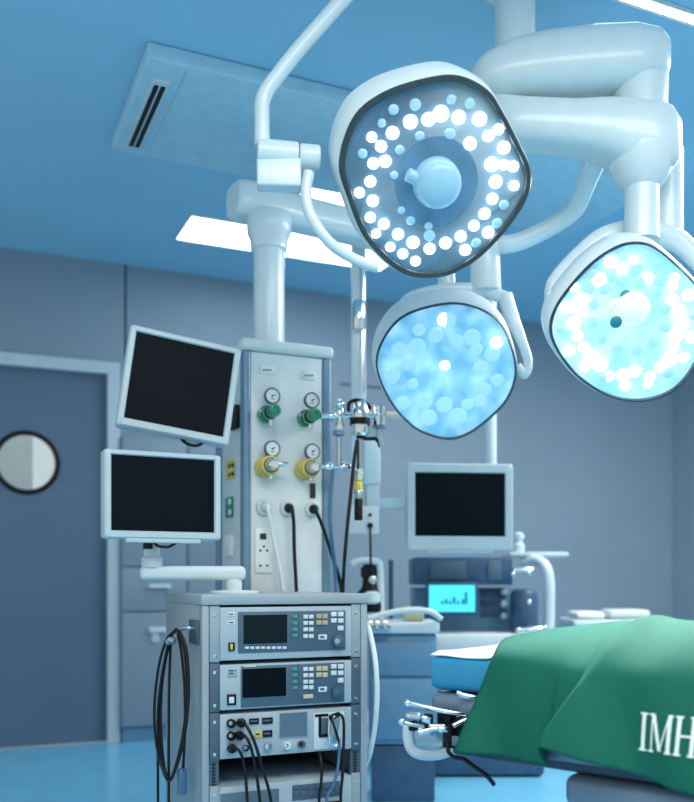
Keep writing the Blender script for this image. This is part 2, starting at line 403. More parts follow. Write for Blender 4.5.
# gas regulators
def regulator(px, py, kind, label, right):
    b = onv(px, py, CV); n = Vector((0, -1, 0)); grn = kind == 'g'
    t = thing('gas_regulator', label, 'gas regulator', b, 'gas regulators on the supply column')
    MB().lathe([(.034, 0), (.034, .006), (.03, .012)], b, n).build('wall_flange', M_chrome, t)
    body = MB()
    if grn:
        body.lathe([(.024, .01), (.035, .014), (.035, .034), (.024, .038), (.022, .05), (.028, .054), (.028, .075), (.02, .08), (.018, .094)], b, n)
    else:
        pr = [(.026, .008)]
        for k in range(3): pr += [(.044-.003*k, .012+.026*k), (.044-.003*k, .028+.026*k), (.026, .031+.026*k), (.026, .036+.026*k)]
        body.lathe(pr+[(.018, .09)], b, n)
    body.build('valve_body', M_green if grn else M_yellow, t)
    if grn:
        MB().lathe([(.019, .092), (.024, .096), (.025, .13), (.022, .137), (.012, .139), (.01, .134)], b, n).build('knob', M_green, t)
    else:
        MB().lathe([(.016, .088), (.021, .092), (.021, .122), (.017, .127), (.007, .128)], b, n).build('knob', M_chrome, t)
    gc = b+Vector((.012, -.05, .068))
    for k in range(3 if not grn else 2):
        MB().lathe([(.030, 0), (.0305, .001), (.0305, .006), (.030, .007)] if not grn else [(.0255, 0), (.0255, .008)], b+n*(.0295+.026*k if not grn else .036+.036*k), n).build('dark_ring', M_black if grn else M_ear, t)
    g = MB().lathe([(.031, 0), (.033, .003), (.033, .018), (.031, .02), (.0275, .02), (.0275, .016)], gc, n).build('gauge', M_ear, t)
    MB().cyl(gc+n*.013, gc+n*.0165, .0275).build('dial', M_dial, g)
    nb = MB().obox(gc+n*.0172+Vector((.004, 0, .002)), (.02, .001, .003), Matrix.Rotation(-.5, 3, 'Y')).obox(gc+n*.0172+Vector((0, 0, -.012)), (.014, .001, .003))
    nb.cyl(gc+n*.0165, gc+n*.019, .004, seg=10)
    nb.build('needle', M_ink, g)
    MB().cyl(b+Vector((.012, -.05, .022)), gc+Vector((0, -.01, -.028)), .007).build('gauge_stem', M_chrome, t)
    MB().lathe([(.009, 0), (.011, .006), (.008, .014), (.008, .03)], b+Vector((.01, -.05, -.02)), (0, 0, -1), 14).build('outlet_nozzle', M_chrome, t)
    if kind == 'y':
        MB().cyl(b+Vector((.02, -.085, .006)), b+Vector((.075, -.085, .006)), .010, seg=14, bev=.002).build('side_outlet', M_chrome, t)
    return t
regulator(264.3, 415.5, 'g', 'green gas regulator with round gauge, upper left on the supply column', 0)
regulator(303.5, 419.5, 'g', 'green gas regulator feeding the upper chrome pipe at column right', 1)
regulator(264.3, 467.5, 'y', 'yellow gas regulator with chrome knob above the white plugged cable', 0)
regulator(304, 470.0, 'y', 'yellow gas regulator feeding the lower chrome pipe at column right', 1)
# wall sockets and their cables
for i, (x, y, m, pts, lab, rr) in enumerate([
    (115, 527, M_whitec, [(125, 530), (137, 580), (152, 660), (172, 775)], 'white cable plugged into left round socket low on the supply column', .0075),
    (185, 530, M_cable, [(198, 532), (204, 575), (206, 660), (212, 775)], 'black cable plugged into middle round socket low on the supply column', .0075),
    (258, 533, M_cable, [(268, 536), (290, 585), (318, 670), (345, 770)], 'dark cable plugged into right round socket, slanting down behind the rack', .0075)]):
    pb = onv(*c6(x, y), CV)
    so = MB().lathe([(.034, 0), (.034, .012), (.028, .018), (.02, .018), (.018, .01)], pb, (0, -1, 0)).build('round_socket', M_plast, pend)
    tb = thing('power_cable', lab, 'cable', pb+Vector((0, -.02, 0)), 'cables plugged into the supply column')
    MB().lathe([(.018, .012), (.018, .03), (.01, .045), (.008, .05)], pb, (0, -1, 0), 20).build('plug', M_whitec if i == 0 else M_black, tb)
    w_ = [pb+Vector((0, -.044, 0))]+[onv(*c6(*p_), CV-.05) for p_ in pts]
    w_[1].y = CV-.056
    w_.append(w_[-1]+Vector((.01, 0, -.25)))
    MB().tube(w_, rr, seg=10).build('cord', m, tb)

# ------------------------------------------------------------------ chrome flow manifold
MV = CV-.13
def c2(x, y, v=MV): return onv(320+x/4.456, 380+y/4.456, v)
mf = thing('gas_flow_manifold', 'chrome pipework with flowmeters standing out from the right side of the supply column', 'gas manifold', c2(88, 300))
q = MB()
p_ = c2(2, 160); q.cyl(p_, c2(245, 162), .011).lathe([(.016, 0), (.018, .004), (.018, .02), (.016, .024)], c2(40, 160), (1, 0, 0))
q.cyl(c2(2, 386), c2(140, 388), .011).lathe([(.016, 0), (.017, .004), (.017, .022), (.016, .024)], c2(25, 386), (1, 0, 0)).lathe([(.016, 0), (.017, .004), (.017, .03), (.016, .034)], c2(95, 386), (1, 0, 0))
q.build('pipe', M_chrome, mf)
q = MB().lathe([(.014, 0), (.018, .01), (.018, .03), (.013, .035), (.013, .06), (.02, .065), (.02, .09), (.012, .1), (.012, .13)], c2(88, 228), (0, 0, 1), 20)
q.ball(c2(88, 112), .02)
q.build('cross_fitting', M_chrome, mf)
MB().cyl(c2(84, 390), c2(84, 255), .011).build('riser', M_steel, mf)
MB().lathe([(.013, 0), (.024, .004), (.024, .02), (.013, .024)], c2(84, 250), (0, 0, 1), 20).build('blue_ring', M_trimb, mf)
vb_ = c2(178, 250)
MB().lathe([(.025, 0), (.036, .01), (.036, .055), (.040, .06), (.040, .10), (.034, .112), (.034, .135), (.02, .15)], vb_, (0, 0, 1), 28).build('flow_head', M_chrome, mf)
MB().cyl(c2(178, 202), c2(178, 172), .0415).build('black_band', M_black, mf)
MB().tube([c2(128, 140, MV-.02), c2(130, 105, MV-.02), c2(160, 90, MV-.02), c2(205, 102, MV-.02), c2(226, 128, MV-.02)], .008, seg=10).build('strap', M_black, mf)
MB().lathe([(.014, 0), (.028, .008), (.028, .045), (.022, .05), (.030, .055), (.030, .085), (.022, .093)], c2(264, 212), (0, 0, 1), 24).build('side_valve', M_chrome, mf)
MB().cyl(c2(264, 215), c2(264, 205), .0285).build('blue_ring', M_trimb, mf)
MB().tube([c2(264, 215), c2(262, 250), c2(270, 285), c2(272, 300)], .012, seg=12).build('elbow', M_steel, mf)
MB().tube([c2(165, 255), c2(210, 262), c2(245, 262), c2(262, 278), c2(266, 298)], .008, seg=10).build('strap', M_black, mf)
MB().cyl(c2(178, 408), c2(178, 262), .016, seg=20).build('flow_tube', M_clear, mf)
MB().cyl(c2(170, 408, MV-.013), c2(170, 268, MV-.013), .005, seg=8).build('float_rod', M_black, mf)
MB().lathe([(.012, 0), (.022, .005), (.022, .03), (.026, .034), (.026, .045), (.018, .05)], c2(172, 452), (0, 0, 1), 20).build('lower_fitting', M_chrome, mf)
MB().cyl(c2(170, 495), c2(170, 450), .017, seg=20, bev=.003).build('yellow_ring', M_yellow, mf)
MB().cyl(c2(172, 530), c2(171, 492), .019, seg=20, bev=.003).build('lower_fitting', M_steel, mf)
MB().cyl(c2(171, 625), c2(172, 526), .017, seg=20, bev=.004).build('black_tip', M_black, mf)
hose = MB().tube([c2(166, 268, MV-.03), c2(152, 360, MV-.03), c2(138, 500, MV-.03), c2(122, 650, MV-.03), c2(110, 790, MV-.02), c2(106, 860, CV-.07), c2(102, 980, CV-.048), Vector((c2(102, 980, CV-.048).x, CV-.048, .5)), Vector((c2(102, 980, CV-.048).x, CV-.048, .02))], .0075, seg=12).build('hanging_hose', M_cable)
ROOT[hose.name] = Matrix.Identity(4)
tag(hose, 'dark hose hanging straight down from the chrome flow head', 'hose')
hose2 = MB().tube([c2(58, 395), c2(50, 470), c2(44, 580), c2(48, 680), c2(66, 830, CV-.055), c2(72, 980, CV-.05), Vector((c2(72, 980, CV-.05).x, CV-.05, .5)), Vector((c2(72, 980, CV-.05).x, CV-.05, .015))], .008, seg=10).build('drain_hose', M_bluecab)
ROOT[hose2.name] = Matrix.Identity(4)
tag(hose2, 'thin blue grey hose hanging from the lower chrome pipe', 'hose')

# ------------------------------------------------------------------ monitors
def monitor(name, label, M, w, h, sw, sh, sy, cat='monitor', depth=.055, chin=False, group=None):
    """local x right, y up, z towards the viewer; origin centre of the bezel's front"""
    t = thing(name, label, cat, M=M, group=group)
    b = MB()
    def rr(hw_, hh, z, r=.012, n=5):
        out = []
        for cxs, cys, a0 in ((1, 1, 0), (-1, 1, 90), (-1, -1, 180), (1, -1, 270)):
            for k in range(n+1):
                a = math.radians(a0+90*k/n); out.append(Vector((cxs*(hw_-r)+math.cos(a)*r, cys*(hh-r)+math.sin(a)*r, z)))
        return out
    def off(r, dy): return [p+Vector((0, dy, 0)) for p in r]
    b.rings([off(rr(sw/2, sh/2, -.008, .001), sy), off(rr(sw/2+.004, sh/2+.004, 0, .002), sy), rr(w/2-.006, h/2-.006, 0), rr(w/2-.001, h/2-.001, -.005), rr(w/2, h/2, -.012), rr(w/2, h/2, -depth+.012), rr(w/2-.012, h/2-.012, -depth), rr(w*.36, h*.34, -depth-.004), rr(w*.33, h*.3, -depth-.03)], cap=True)
    b.build('casing', M_bezel, t, world=False)
    MB().box(-sw/2-.003, sw/2+.003, sy-sh/2-.003, sy+sh/2+.003, -.0115, -.007).build('screen', M_screen, t, world=False)
    for k in range(5): MB().box(-.03+k*.016, -.022+k*.016, -h/2+.012, -h/2+.017, -.001, .0012).build('button', M_frame, t, world=False)
    if chin: MB().box(-w*.32, w*.32, -h/2-.012, -h/2+.006, -.035, -.004, .004).build('chin', M_bezel, t, world=False)
    return t
def face_matrix(ctr, yaw_deg, roll_deg=0, pitch_deg=0):
    """yaw 0 = facing the room's front (-v); local axes x right, y up, z out"""
    B = Matrix(((1, 0, 0), (0, 0, -1), (0, 1, 0)))     # x->x, y->z, z->-y
    R = Matrix.Rotation(math.radians(yaw_deg), 3, 'Z') @ B @ Matrix.Rotation(math.radians(pitch_deg), 3, 'X') @ Matrix.Rotation(math.radians(roll_deg), 3, 'Z')
    return Matrix.Translation(ctr) @ R.to_4x4()
Rz = Matrix.Rotation
# lower
lowM = face_matrix(P(164.5, 495.5, 3.0), 2)
lm = monitor('monitor', 'lower of two dark white-framed monitors left of column, upright on swing arm', lowM, .396, .292, .346, .246, .004, depth=.07, chin=True, group='twin monitors left of the column')
# its arm down to the rack top
RV = 2.835; RU0, RU1 = onv(201.6, 650, RV).x, onv(366.6, 650, RV).x; RD = .52
RT = 1.003
def lw(x, y, z): return lowM @ Vector((x, y, z))
pD = P(150, 560, 3.06)
ap = lw(.005, -.10, -.09); 
q = MB().obox(lw(0, -.02, -.095), (.11, .05, .11), lowM.to_3x3(), .008)
q.build('mount_block', M_plast, lm)
elb = Vector((ap.x-.03, ap.y+.02, 0)); zarm = P(150, 573, 3.06).z
e1_ = Vector((P(152, 573, 3.1).x, P(152, 573, 3.1).y, zarm))
MB().cyl((e1_.x, e1_.y, zarm+.02), (e1_.x, e1_.y, P(150, 547, 3.1).z), .028, bev=.004).cyl((e1_.x, e1_.y, P(150, 557, 3.1).z), (e1_.x, e1_.y, zarm+.018), .036, bev=.005).build('swivel', M_plast, lm)
MB().tube([(e1_.x, e1_.y, zarm+.08), (e1_.x+.02, e1_.y+.0, zarm+.13), lw(-.01, -.06, -.10)], .022, seg=14).build('neck', M_plast, lm)
bse = Vector((RU0+.165, RV+.20, 0))
bse = P(234, 590, 3.14); bse.z = 0
dv = Vector((bse.x-e1_.x, bse.y-e1_.y, 0)); Ld = dv.length; ang = math.atan2(dv.y, dv.x)
MB().obox(Vector(((e1_.x+bse.x)/2, (e1_.y+bse.y)/2, zarm)), (Ld+.08, .06, .05), Rz(ang, 3, 'Z'), .018, 4).build('arm', M_plast, lm)
MB().cyl((bse.x, bse.y, RT+.009), (bse.x, bse.y, zarm-.02), .028, bev=.003).lathe([(.085, 0), (.085, .006), (.08, .01), (.03, .012)], (bse.x, bse.y, RT), (0, 0, 1), 40).build('base', M_plast, lm)
MB().tube([lw(-.035, -.14, -.03), lw(-.02, -.165, -.025), lw(.02, -.17, -.025), lw(.055, -.15, -.035)], .005, seg=8).build('video_cable', M_cable, lm)
MB().obox(lw(-.045, -.168, -.045), (.03, .02, .02), lowM.to_3x3(), .003).build('cable_clip', M_black, lm)
# upper, rolled
upM = face_matrix(P(180.5, 385.5, 3.2), -5, -8.2, -2)
um = monitor('monitor', 'upper of two dark white-framed monitors left of column, visibly tilted clockwise', upM, .400, .362, .350, .308, .004, depth=.075, group='twin monitors left of the column')
def uw(x, y, z): return upM @ Vector((x, y, z))
MB().tube([uw(.02, -.12, -.06), uw(.04, -.185, -.04), uw(.1, -.19, -.04), uw(.13, -.12, -.06)], .006, seg=8).build('video_cable', M_cable, um)
brk = MB(); pa = uw(.05, 0, -.08); pb_ = Vector((cu0+.004, CV+.2, pa.z))
brk.tube([pa, Vector((pa.x+.02, pa.y+.08, pa.z)), Vector(((pa.x+pb_.x)/2, pb_.y-.05, pb_.z)), pb_], .024, seg=14)
brk.build('bracket', M_plast, um)

# ------------------------------------------------------------------ equipment rack
rk = thing('equipment_rack', 'grey metal equipment rack on castors holding stacked electronic instruments', 'equipment rack', ((RU0+RU1)/2, RV+RD/2, 0))
st = onv(209, 650, RV).x; en = onv(360, 650, RV).x
MB().box(RU0-.004, RU1+.004, RV-.012, RV+RD, RT-.034, RT, .004).build('top', M_rack, rk)
MB().box(RU0, RU0+.016, RV+.0302, RV+RD-.004, .1, RT-.034, .002).build('side_panel', M_rack, rk)
MB().box(RU1-.016, RU1, RV+.0302, RV+RD-.004, .1, RT-.034, .002).build('side_panel', M_rack, rk)
MB().box(RU0+.016, RU1-.016, RV+RD-.016, RV+RD-.004, .1, RT-.034).build('back_panel', M_rackd, rk)
MB().box(RU0, RU1, RV, RV+RD-.004, .08, .1).build('bottom', M_rack, rk)
for a, b in ((RU0, st-.001), (en+.001, RU1)):
    MB().box(a, b, RV-.006, RV+.03, .1, RT-.034, .004).build('stile', M_rack, rk)
for a, b in ((st, st+.034), (en-.034, en)):
    r_ = MB().box(a, b, RV+.006, RV+.02, .1, RT-.036).build('mounting_rail', M_ear, rk)
    h = MB(); z = .36
    for k in range(7): h.box((a+b)/2-.006, (a+b)/2+.006, RV+.004, RV+.0065, .382+k*.011, .389+k*.011)
    h.build('rail_holes', M_rackd, r_)
for a in (RU0+.06, RU1-.06):
    for b in (RV+.07, RV+RD-.07):
        cw = MB().cyl((a-.016, b, .04), (a+.016, b, .04), .04, bev=.006).build('castor', M_black, rk)
        MB().box(a-.022, a+.022, b-.02, b+.02, .045, .081, .004).build('castor_fork', M_steel, cw)

def c3(x, y): return 205+x/4.477, 600+y/4.477
def c4(x, y): return 205+x/4.477, 700+y/4.477
class Face:
    def __init__(self, conv, v): self.f = conv; self.v = v; self.m = MB()
    def r(self, x0, y0, x1, y1, th, bev=.001):
        a = onv(*self.f(x0, y0), self.v); xb = self.f((x0+x1)/2, y1); 
        b = onv(*self.f(x1, y1), self.v)
        # keep the rows level: height is read at the rectangle's own middle column
        ym = onv(*self.f((x0+x1)/2, y0), self.v).z; yn = onv(*self.f((x0+x1)/2, y1), self.v).z
        self.m.box(a.x, b.x, self.v-th, self.v+.0005, yn, ym, bev); return self
    def d(self, x, y, rpx, th):
        a = onv(*self.f(x, y), self.v); rad = rpx/4.477*3.0/F
        self.m.cyl(a+Vector((0, .0005, 0)), a-Vector((0, th, 0)), rad, seg=20, bev=min(th*.3, .002)); return self
    def build(self, name, m, par): return self.m.build(name, m, par)
class Keys:
    '''every key a mesh of its own under its panel'''
    def __init__(self, conv, v, name, m, par): self.a = (conv, v, name, m, par)
    def r(self, *q):
        conv, v, name, m, par = self.a
        Face(conv, v).r(*q).build(name, m, par); return self
def F3(v): return Face(c3, v)
def F4(v): return Face(c4, v)
UF = RV-.006      # instrument fronts
uu0, uu1 = onv(220, 650, UF).x, onv(351.5, 650, UF).x
def instrument(z0, z1, earm, name, label, depth=.4, group='rack instruments'):
    t = thing(name, label, 'rack instrument', ((uu0+uu1)/2, RV+depth/2, z0), group)
    MB().box(uu0, uu1, UF, RV+depth, z0+.005, z1-.007, .003).build('case', M_face, t)
    for a, b in ((st+.001, uu0-.0005), (uu1+.0005, en-.001)):
        e = MB().box(a, b, UF+.002, RV+.0055, z0+.001, z1-.001, .001).build('rack_ear', earm, t)
        sc_ = MB()
        for zz in (z0+.022, z1-.03): sc_.lathe([(.006, 0), (.006, .003), (.003, .004)], ((a+b)/2, UF+.002, zz), (0, -1, 0), 12)
        sc_.build('screw', M_chrome, e)
    return t
zr = [.968, .783, .622, .4635]
u1 = instrument(zr[1], zr[0], M_rack, 'rack_instrument', 'topmost instrument in the rack, greenish black screen and pale rack ears')
u2 = instrument(zr[2], zr[1]-.002, M_ear, 'rack_instrument', 'second instrument down in the rack, black screen and black power switch')
u3 = instrument(zr[3], zr[2]-.002, M_ear, 'rack_instrument', 'third instrument down in the rack with rows of black plugged sockets')
u4 = instrument(.2, .384, M_rack, 'rack_instrument', 'lowest instrument in the rack below the dark gap')
def panel(t, dy, scr, two):
    pn = F3(UF).r(147+(13 if two else 0), 50+dy+(4 if two else 0), 628-(5 if two else 0), 230+dy+(4 if two else 0), .004, .002).build('control_panel', M_panel, t)
    v2 = UF-.004
    k = 5 if two else 0
    bz = F3(v2).r(167-k, 60+dy+k, 373-k, 200+dy+k, .003).build('screen_bezel', M_panel2, pn)
    F3(v2-.003).r(172-k, 66+dy+k, 368-k, 195+dy+k, .001, 0).build('screen', scr, bz)
    F3(v2).r(417, 50+dy, 420, 228+dy, .002, 0).build('divider', M_ear, pn)
    g = Keys(c3, v2, 'green_key', M_keygrn, pn)
    for y in (68, 96, 125, 152): g.r(390, y+dy, 413, y+dy+14, .004)
    g = Keys(c3, v2, 'pale_key', M_key, pn)
    for y in (66, 94, 123, 153 if not two else 148):
        for x in (439, 464): g.r(x, y+dy, x+20, y+dy+17, .005)
    for y in (55, 84):
        for x in (563, 594): g.r(x, y+dy-2, x+24, y+dy+18, .005)
    g.r(593, 115+dy, 618, 136+dy, .005)
    g.r(506, 151+dy+3, 545, 178+dy, .005, .004)
    g = Keys(c3, v2, 'tan_key', M_keytan if not two else M_beige, pn)
    for y in (62, 90):
        for x in (497, 524): g.r(x, y+dy, x+23, y+dy+21, .005)
    if two: g.r(439, 188+dy, 482, 206+dy, .005)
    if not two:
        g = Keys(c3, v2, 'softkey', M_key, pn)
        for i in range(8): g.r(178+i*24, 208+dy, 196+i*24, 219+dy, .003)
    ic = F3(v2-.005); ic.r(516, 160+dy, 534, 170+dy, .001, 0); ic.build('key_symbol', M_panel, pn)
    kn = F3(v2).d(592 if not two else 588, 185+dy-(6 if two else 0), 27, .016).build('dial', M_ear if not two else M_machd, pn)
    F3(v2-.016).d(592 if not two else 588, 185+dy-(6 if two else 0), 13, .002).build('dial_cap', M_rack if not two else M_ear, kn)
    for (y0, y1) in ((55, 73), (92, 109)) if not two else ((74, 84), (86, 112)):
        p_ = F3(UF).r(102, y0+dy, 132 if not two else 142, y1+dy, .002).build('label_plate', M_key if not two else M_rack, t)
        F3(UF-.002).r(108, y0+dy+6, 127, y0+dy+11, .0006, 0).build('print', M_ink, p_)
    if not two:
        p_ = F3(UF).r(104, 190+dy, 132, 228+dy, .006).build('power_switch', M_black, t)
        F3(UF-.006).r(113, 196+dy, 124, 222+dy, .002).build('yellow_rocker', M_yellow, p_)
    else:
        p_ = F3(UF).r(98, 188+dy, 138, 236+dy, .006).build('power_switch', M_black, t)
        F3(UF-.006).r(107, 200+dy, 130, 228+dy, .002).build('white_rocker', M_key, p_)
        F3(v2).r(175, 67+dy-8, 228, 67+dy-2, .001, 0).build('print', M_key, pn)
panel(u1, 0, M_lcd, False)
panel(u2, 234, M_screen, True)
# third instrument
g = MB()
SK = [(115, 104), (160, 101), (115, 160), (152, 158), (118, 216), (180, 214)]
for i, (x, y) in enumerate(SK):
    so = F4(UF).d(x, y, 20 if i != 5 else 14, .014).build('socket', M_black, u3)
    F4(UF-.014).d(x, y, 9, .002).build('socket_ring', M_steel, so)
for (x0, y0, x1, y1, m) in ((197, 82, 240, 108, M_black), (255, 78, 302, 106, M_black), (258, 135, 300, 165, M_black), (222, 138, 250, 168, M_yellow), (196, 148, 216, 168, M_key)):
    cn = F4(UF).r(x0, y0, x1, y1, .005).build('connector', m, u3)
    F4(UF-.005).r(x0+6, (y0+y1)/2-4, x1-6, (y0+y1)/2+4, .001, 0).build('pins', M_ear if m == M_black else M_ink, cn)
F4(UF).r(331, 52, 461, 168, .003).build('screen_bezel', M_rack, u3)
F4(UF-.003).r(336, 57, 456, 163, .001, 0).build('screen', M_panel2, u3)
pl = F4(UF).r(337, 180, 455, 225, .002).build('knob_plate', M_face, u3)
for (x, y, m) in ((280, 207, M_steel), (365, 203, M_plast), (430, 197, M_ear)):
    k = F4(UF-.002).d(x, y, 18, .012).build('knob', m, u3)
    F4(UF-.014).d(x, y, 9, .002).build('knob_cap', M_chrome if m != M_ear else M_black, k)
bx = F4(UF).r(485, 55, 622, 217, .004, .003).build('cartridge_bay', M_plast, u3)
F4(UF-.004).r(492, 62, 552, 74, .003).build('bay_catch', M_black, bx)
F4(UF-.004).r(508, 74, 520, 162, .003).build('bay_catch', M_black, bx)
F4(UF-.004).r(520, 80, 550, 155, .002).build('bay_recess', M_ear, bx)
F4(UF-.004).r(510, 152, 556, 166, .004).build('bay_catch', M_black, bx)
# fourth instrument
F4(UF).r(70, 408, 330, 540, .004).build('control_panel', M_panel2, u4)
p4 = F4(UF).r(390, 372, 602, 440, .003).build('key_panel', M_panel, u4)
g = Keys(c4, UF-.003, 'key', M_ear, p4)
for y in (380, 408):
    for x in range(398, 590, 33): g.r(x, y, x+24, y+18, .004)
F4(UF).r(550, 452, 600, 480, .006).build('power_switch', M_black, u4)
# cables plugged into the third instrument
def lead(pts, m, label, r=.0052, plug=True, tail=True, cat='cable', endm=None):
    t = thing('lead_cable', label, cat, pts[0], 'leads on the rack instruments')
    MB().tube(pts+([pts[-1]+Vector((.01, -.01, -.18)), pts[-1]+Vector((.0, -.03, -.27))] if tail else []), r, seg=10).build('cord', m, t)
    if plug:
        d = (pts[1]-pts[0]).normalized()
        MB().cyl(pts[0]-d*.012, pts[0]+d*.03, .012, .008, seg=16, bev=.002).build('plug', endm or M_black, t)
    return t
def q4(x, y, o=.05): return onv(*c4(x, y), UF-o)
lead([q4(118, 216, .02), q4(140, 216, .06), q4(165, 250, .07), q4(180, 330, .06), q4(190, 457, .06)], M_cable, 'black lead from the lowest socket of the left-hand cluster, nearest rack corner')
lead([q4(152, 158, .02), q4(180, 162, .06), q4(206, 215, .075), q4(228, 320, .07), q4(246, 457, .07)], M_cable, 'black lead from the middle socket row, between the other two left-hand leads')
lead([q4(160, 101, .02), q4(182, 110, .06), q4(222, 190, .08), q4(258, 310, .08), q4(296, 457, .08)], M_cable, 'black lead from the top socket row, rightmost of the three left-hand leads')
lead([q4(505, 235, -.03), q4(514, 252, .01), q4(523, 310, .03), q4(519, 380, .04), q4(511, 457, .04)], M_cable, 'black lead dropping from under the third instrument, left of the blue lead', plug=False)
lead([q4(575, 75, .012), q4(600, 62, .035), q4(620, 95, .045), q4(620, 220, .05), q4(616, 330, .05), q4(608, 457, .05)], M_cable, 'black lead arching out of the cartridge bay down the right side')
bl = lead([q4(600, 175, .04), q4(601, 235, .045), q4(590, 330, .05), q4(566, 400, .05), q4(545, 457, .05)], M_bluecab, 'blue grey lead with clear flat connector hanging from the cartridge bay', plug=False)
MB().obox(q4(578, 130, .028), (.034, .018, .095), Rz(math.radians(10), 3, 'Y'), .012, 4).build('clear_connector', M_clear, bl)
MB().tube([q4(565, 70, .028), q4(575, 110, .034), q4(588, 150, .036), q4(601, 190, .042)], .005, seg=8).build('connector_core', M_cable, bl)
MB().tube([q4(556, 90, .03), q4(553, 140, .034), q4(560, 185, .036), q4(585, 205, .04), q4(602, 190, .042)], .003, seg=8).build('connector_edge', M_chrome, bl)

# coil of cable on a hook on the rack's left side
def ck(x, y, dd=0):   # crop 140,580 scale 2.89
    px, py = 140+x/2.89, 580+y/2.89
    D = 3.08-(px-154)*.0036+dd
    return P(px, py, D)
hk = thing('cable_hook', 'steel hook plate on the rack side holding the coiled black cable', 'hook', ck(112, 150))
hp = ck(135, 150); 
MB().box(RU0-.008, RU0, hp.y-.06, hp.y+.05, hp.z-.04, hp.z+.04, .002).build('plate', M_ear, hk)
MB().tube([Vector((RU0-.004, hp.y, hp.z+.01)), Vector((RU0-.03, hp.y+.005, hp.z+.012)), ck(100, 150), ck(88, 158), ck(84, 172)], .008, seg=10).build('prong', M_steel, hk)
coil = thing('cable_coil', 'long black cable looped on the hook at the left of the rack', 'cable', ck(95, 150), )
paths = [
 [(100, 148), (78, 170), (56, 240), (43, 340), (42, 420), (52, 500), (70, 560), (84, 580), (98, 560), (120, 490), (136, 400), (141, 300), (134, 200), (118, 155), (104, 142)],
 [(96, 150), (84, 175), (66, 260), (54, 350), (52, 430), (60, 510), (74, 560), (86, 574), (100, 548), (122, 460), (133, 370), (135, 280), (126, 195), (112, 152), (102, 142)],
 [(92, 156), (80, 200), (64, 300), (60, 420), (70, 540), (82, 572)],
 [(92, 156), (88, 200), (84, 320), (83, 460), (83, 642), (82, 760)],
 [(90, 160), (74, 230), (58, 340), (52, 460), (52, 660), (52, 780)],
 [(108, 150), (118, 200), (128, 300), (130, 420), (126, 520), (124, 556)],
 [(104, 150), (106, 220), (112, 330), (110, 430)],
]
q = MB()
for i, pth in enumerate(paths[:6]):
    q.tube([ck(x, y, (i-3)*.012-.01) for x, y in pth], .0046, seg=10, n=6)
q.build('loops', M_cable, coil)
MB().obox(ck(122, 582), (.03, .025, .085), None, .006).build('connector', M_bluecab, coil)
MB().cyl(ck(124, 568), ck(125, 548), .008, seg=12).build('strain_relief', M_black, coil)
q = MB().tube([ck(82, 180, -.04), ck(90, 172, -.045), ck(100, 178, -.04)], .011, seg=10).build('tie', M_steel, coil)

# white hose on the right side
hs = MB().tube([onu(364, 621, RU1+.002)]+[onu(366+a, 580+y/2.89, RU1+.03) for a, y in ((1, 130), (5, 165), (9.5, 240), (11, 330), (9, 420), (4, 500), (0, 530))]+[onu(363, 768, RU1+.002)], .009, seg=12).build('white_hose', M_whitec)
ROOT[hs.name] = Matrix.Identity(4)
tag(hs, 'white hose bowing out along the right side of the equipment rack', 'hose')

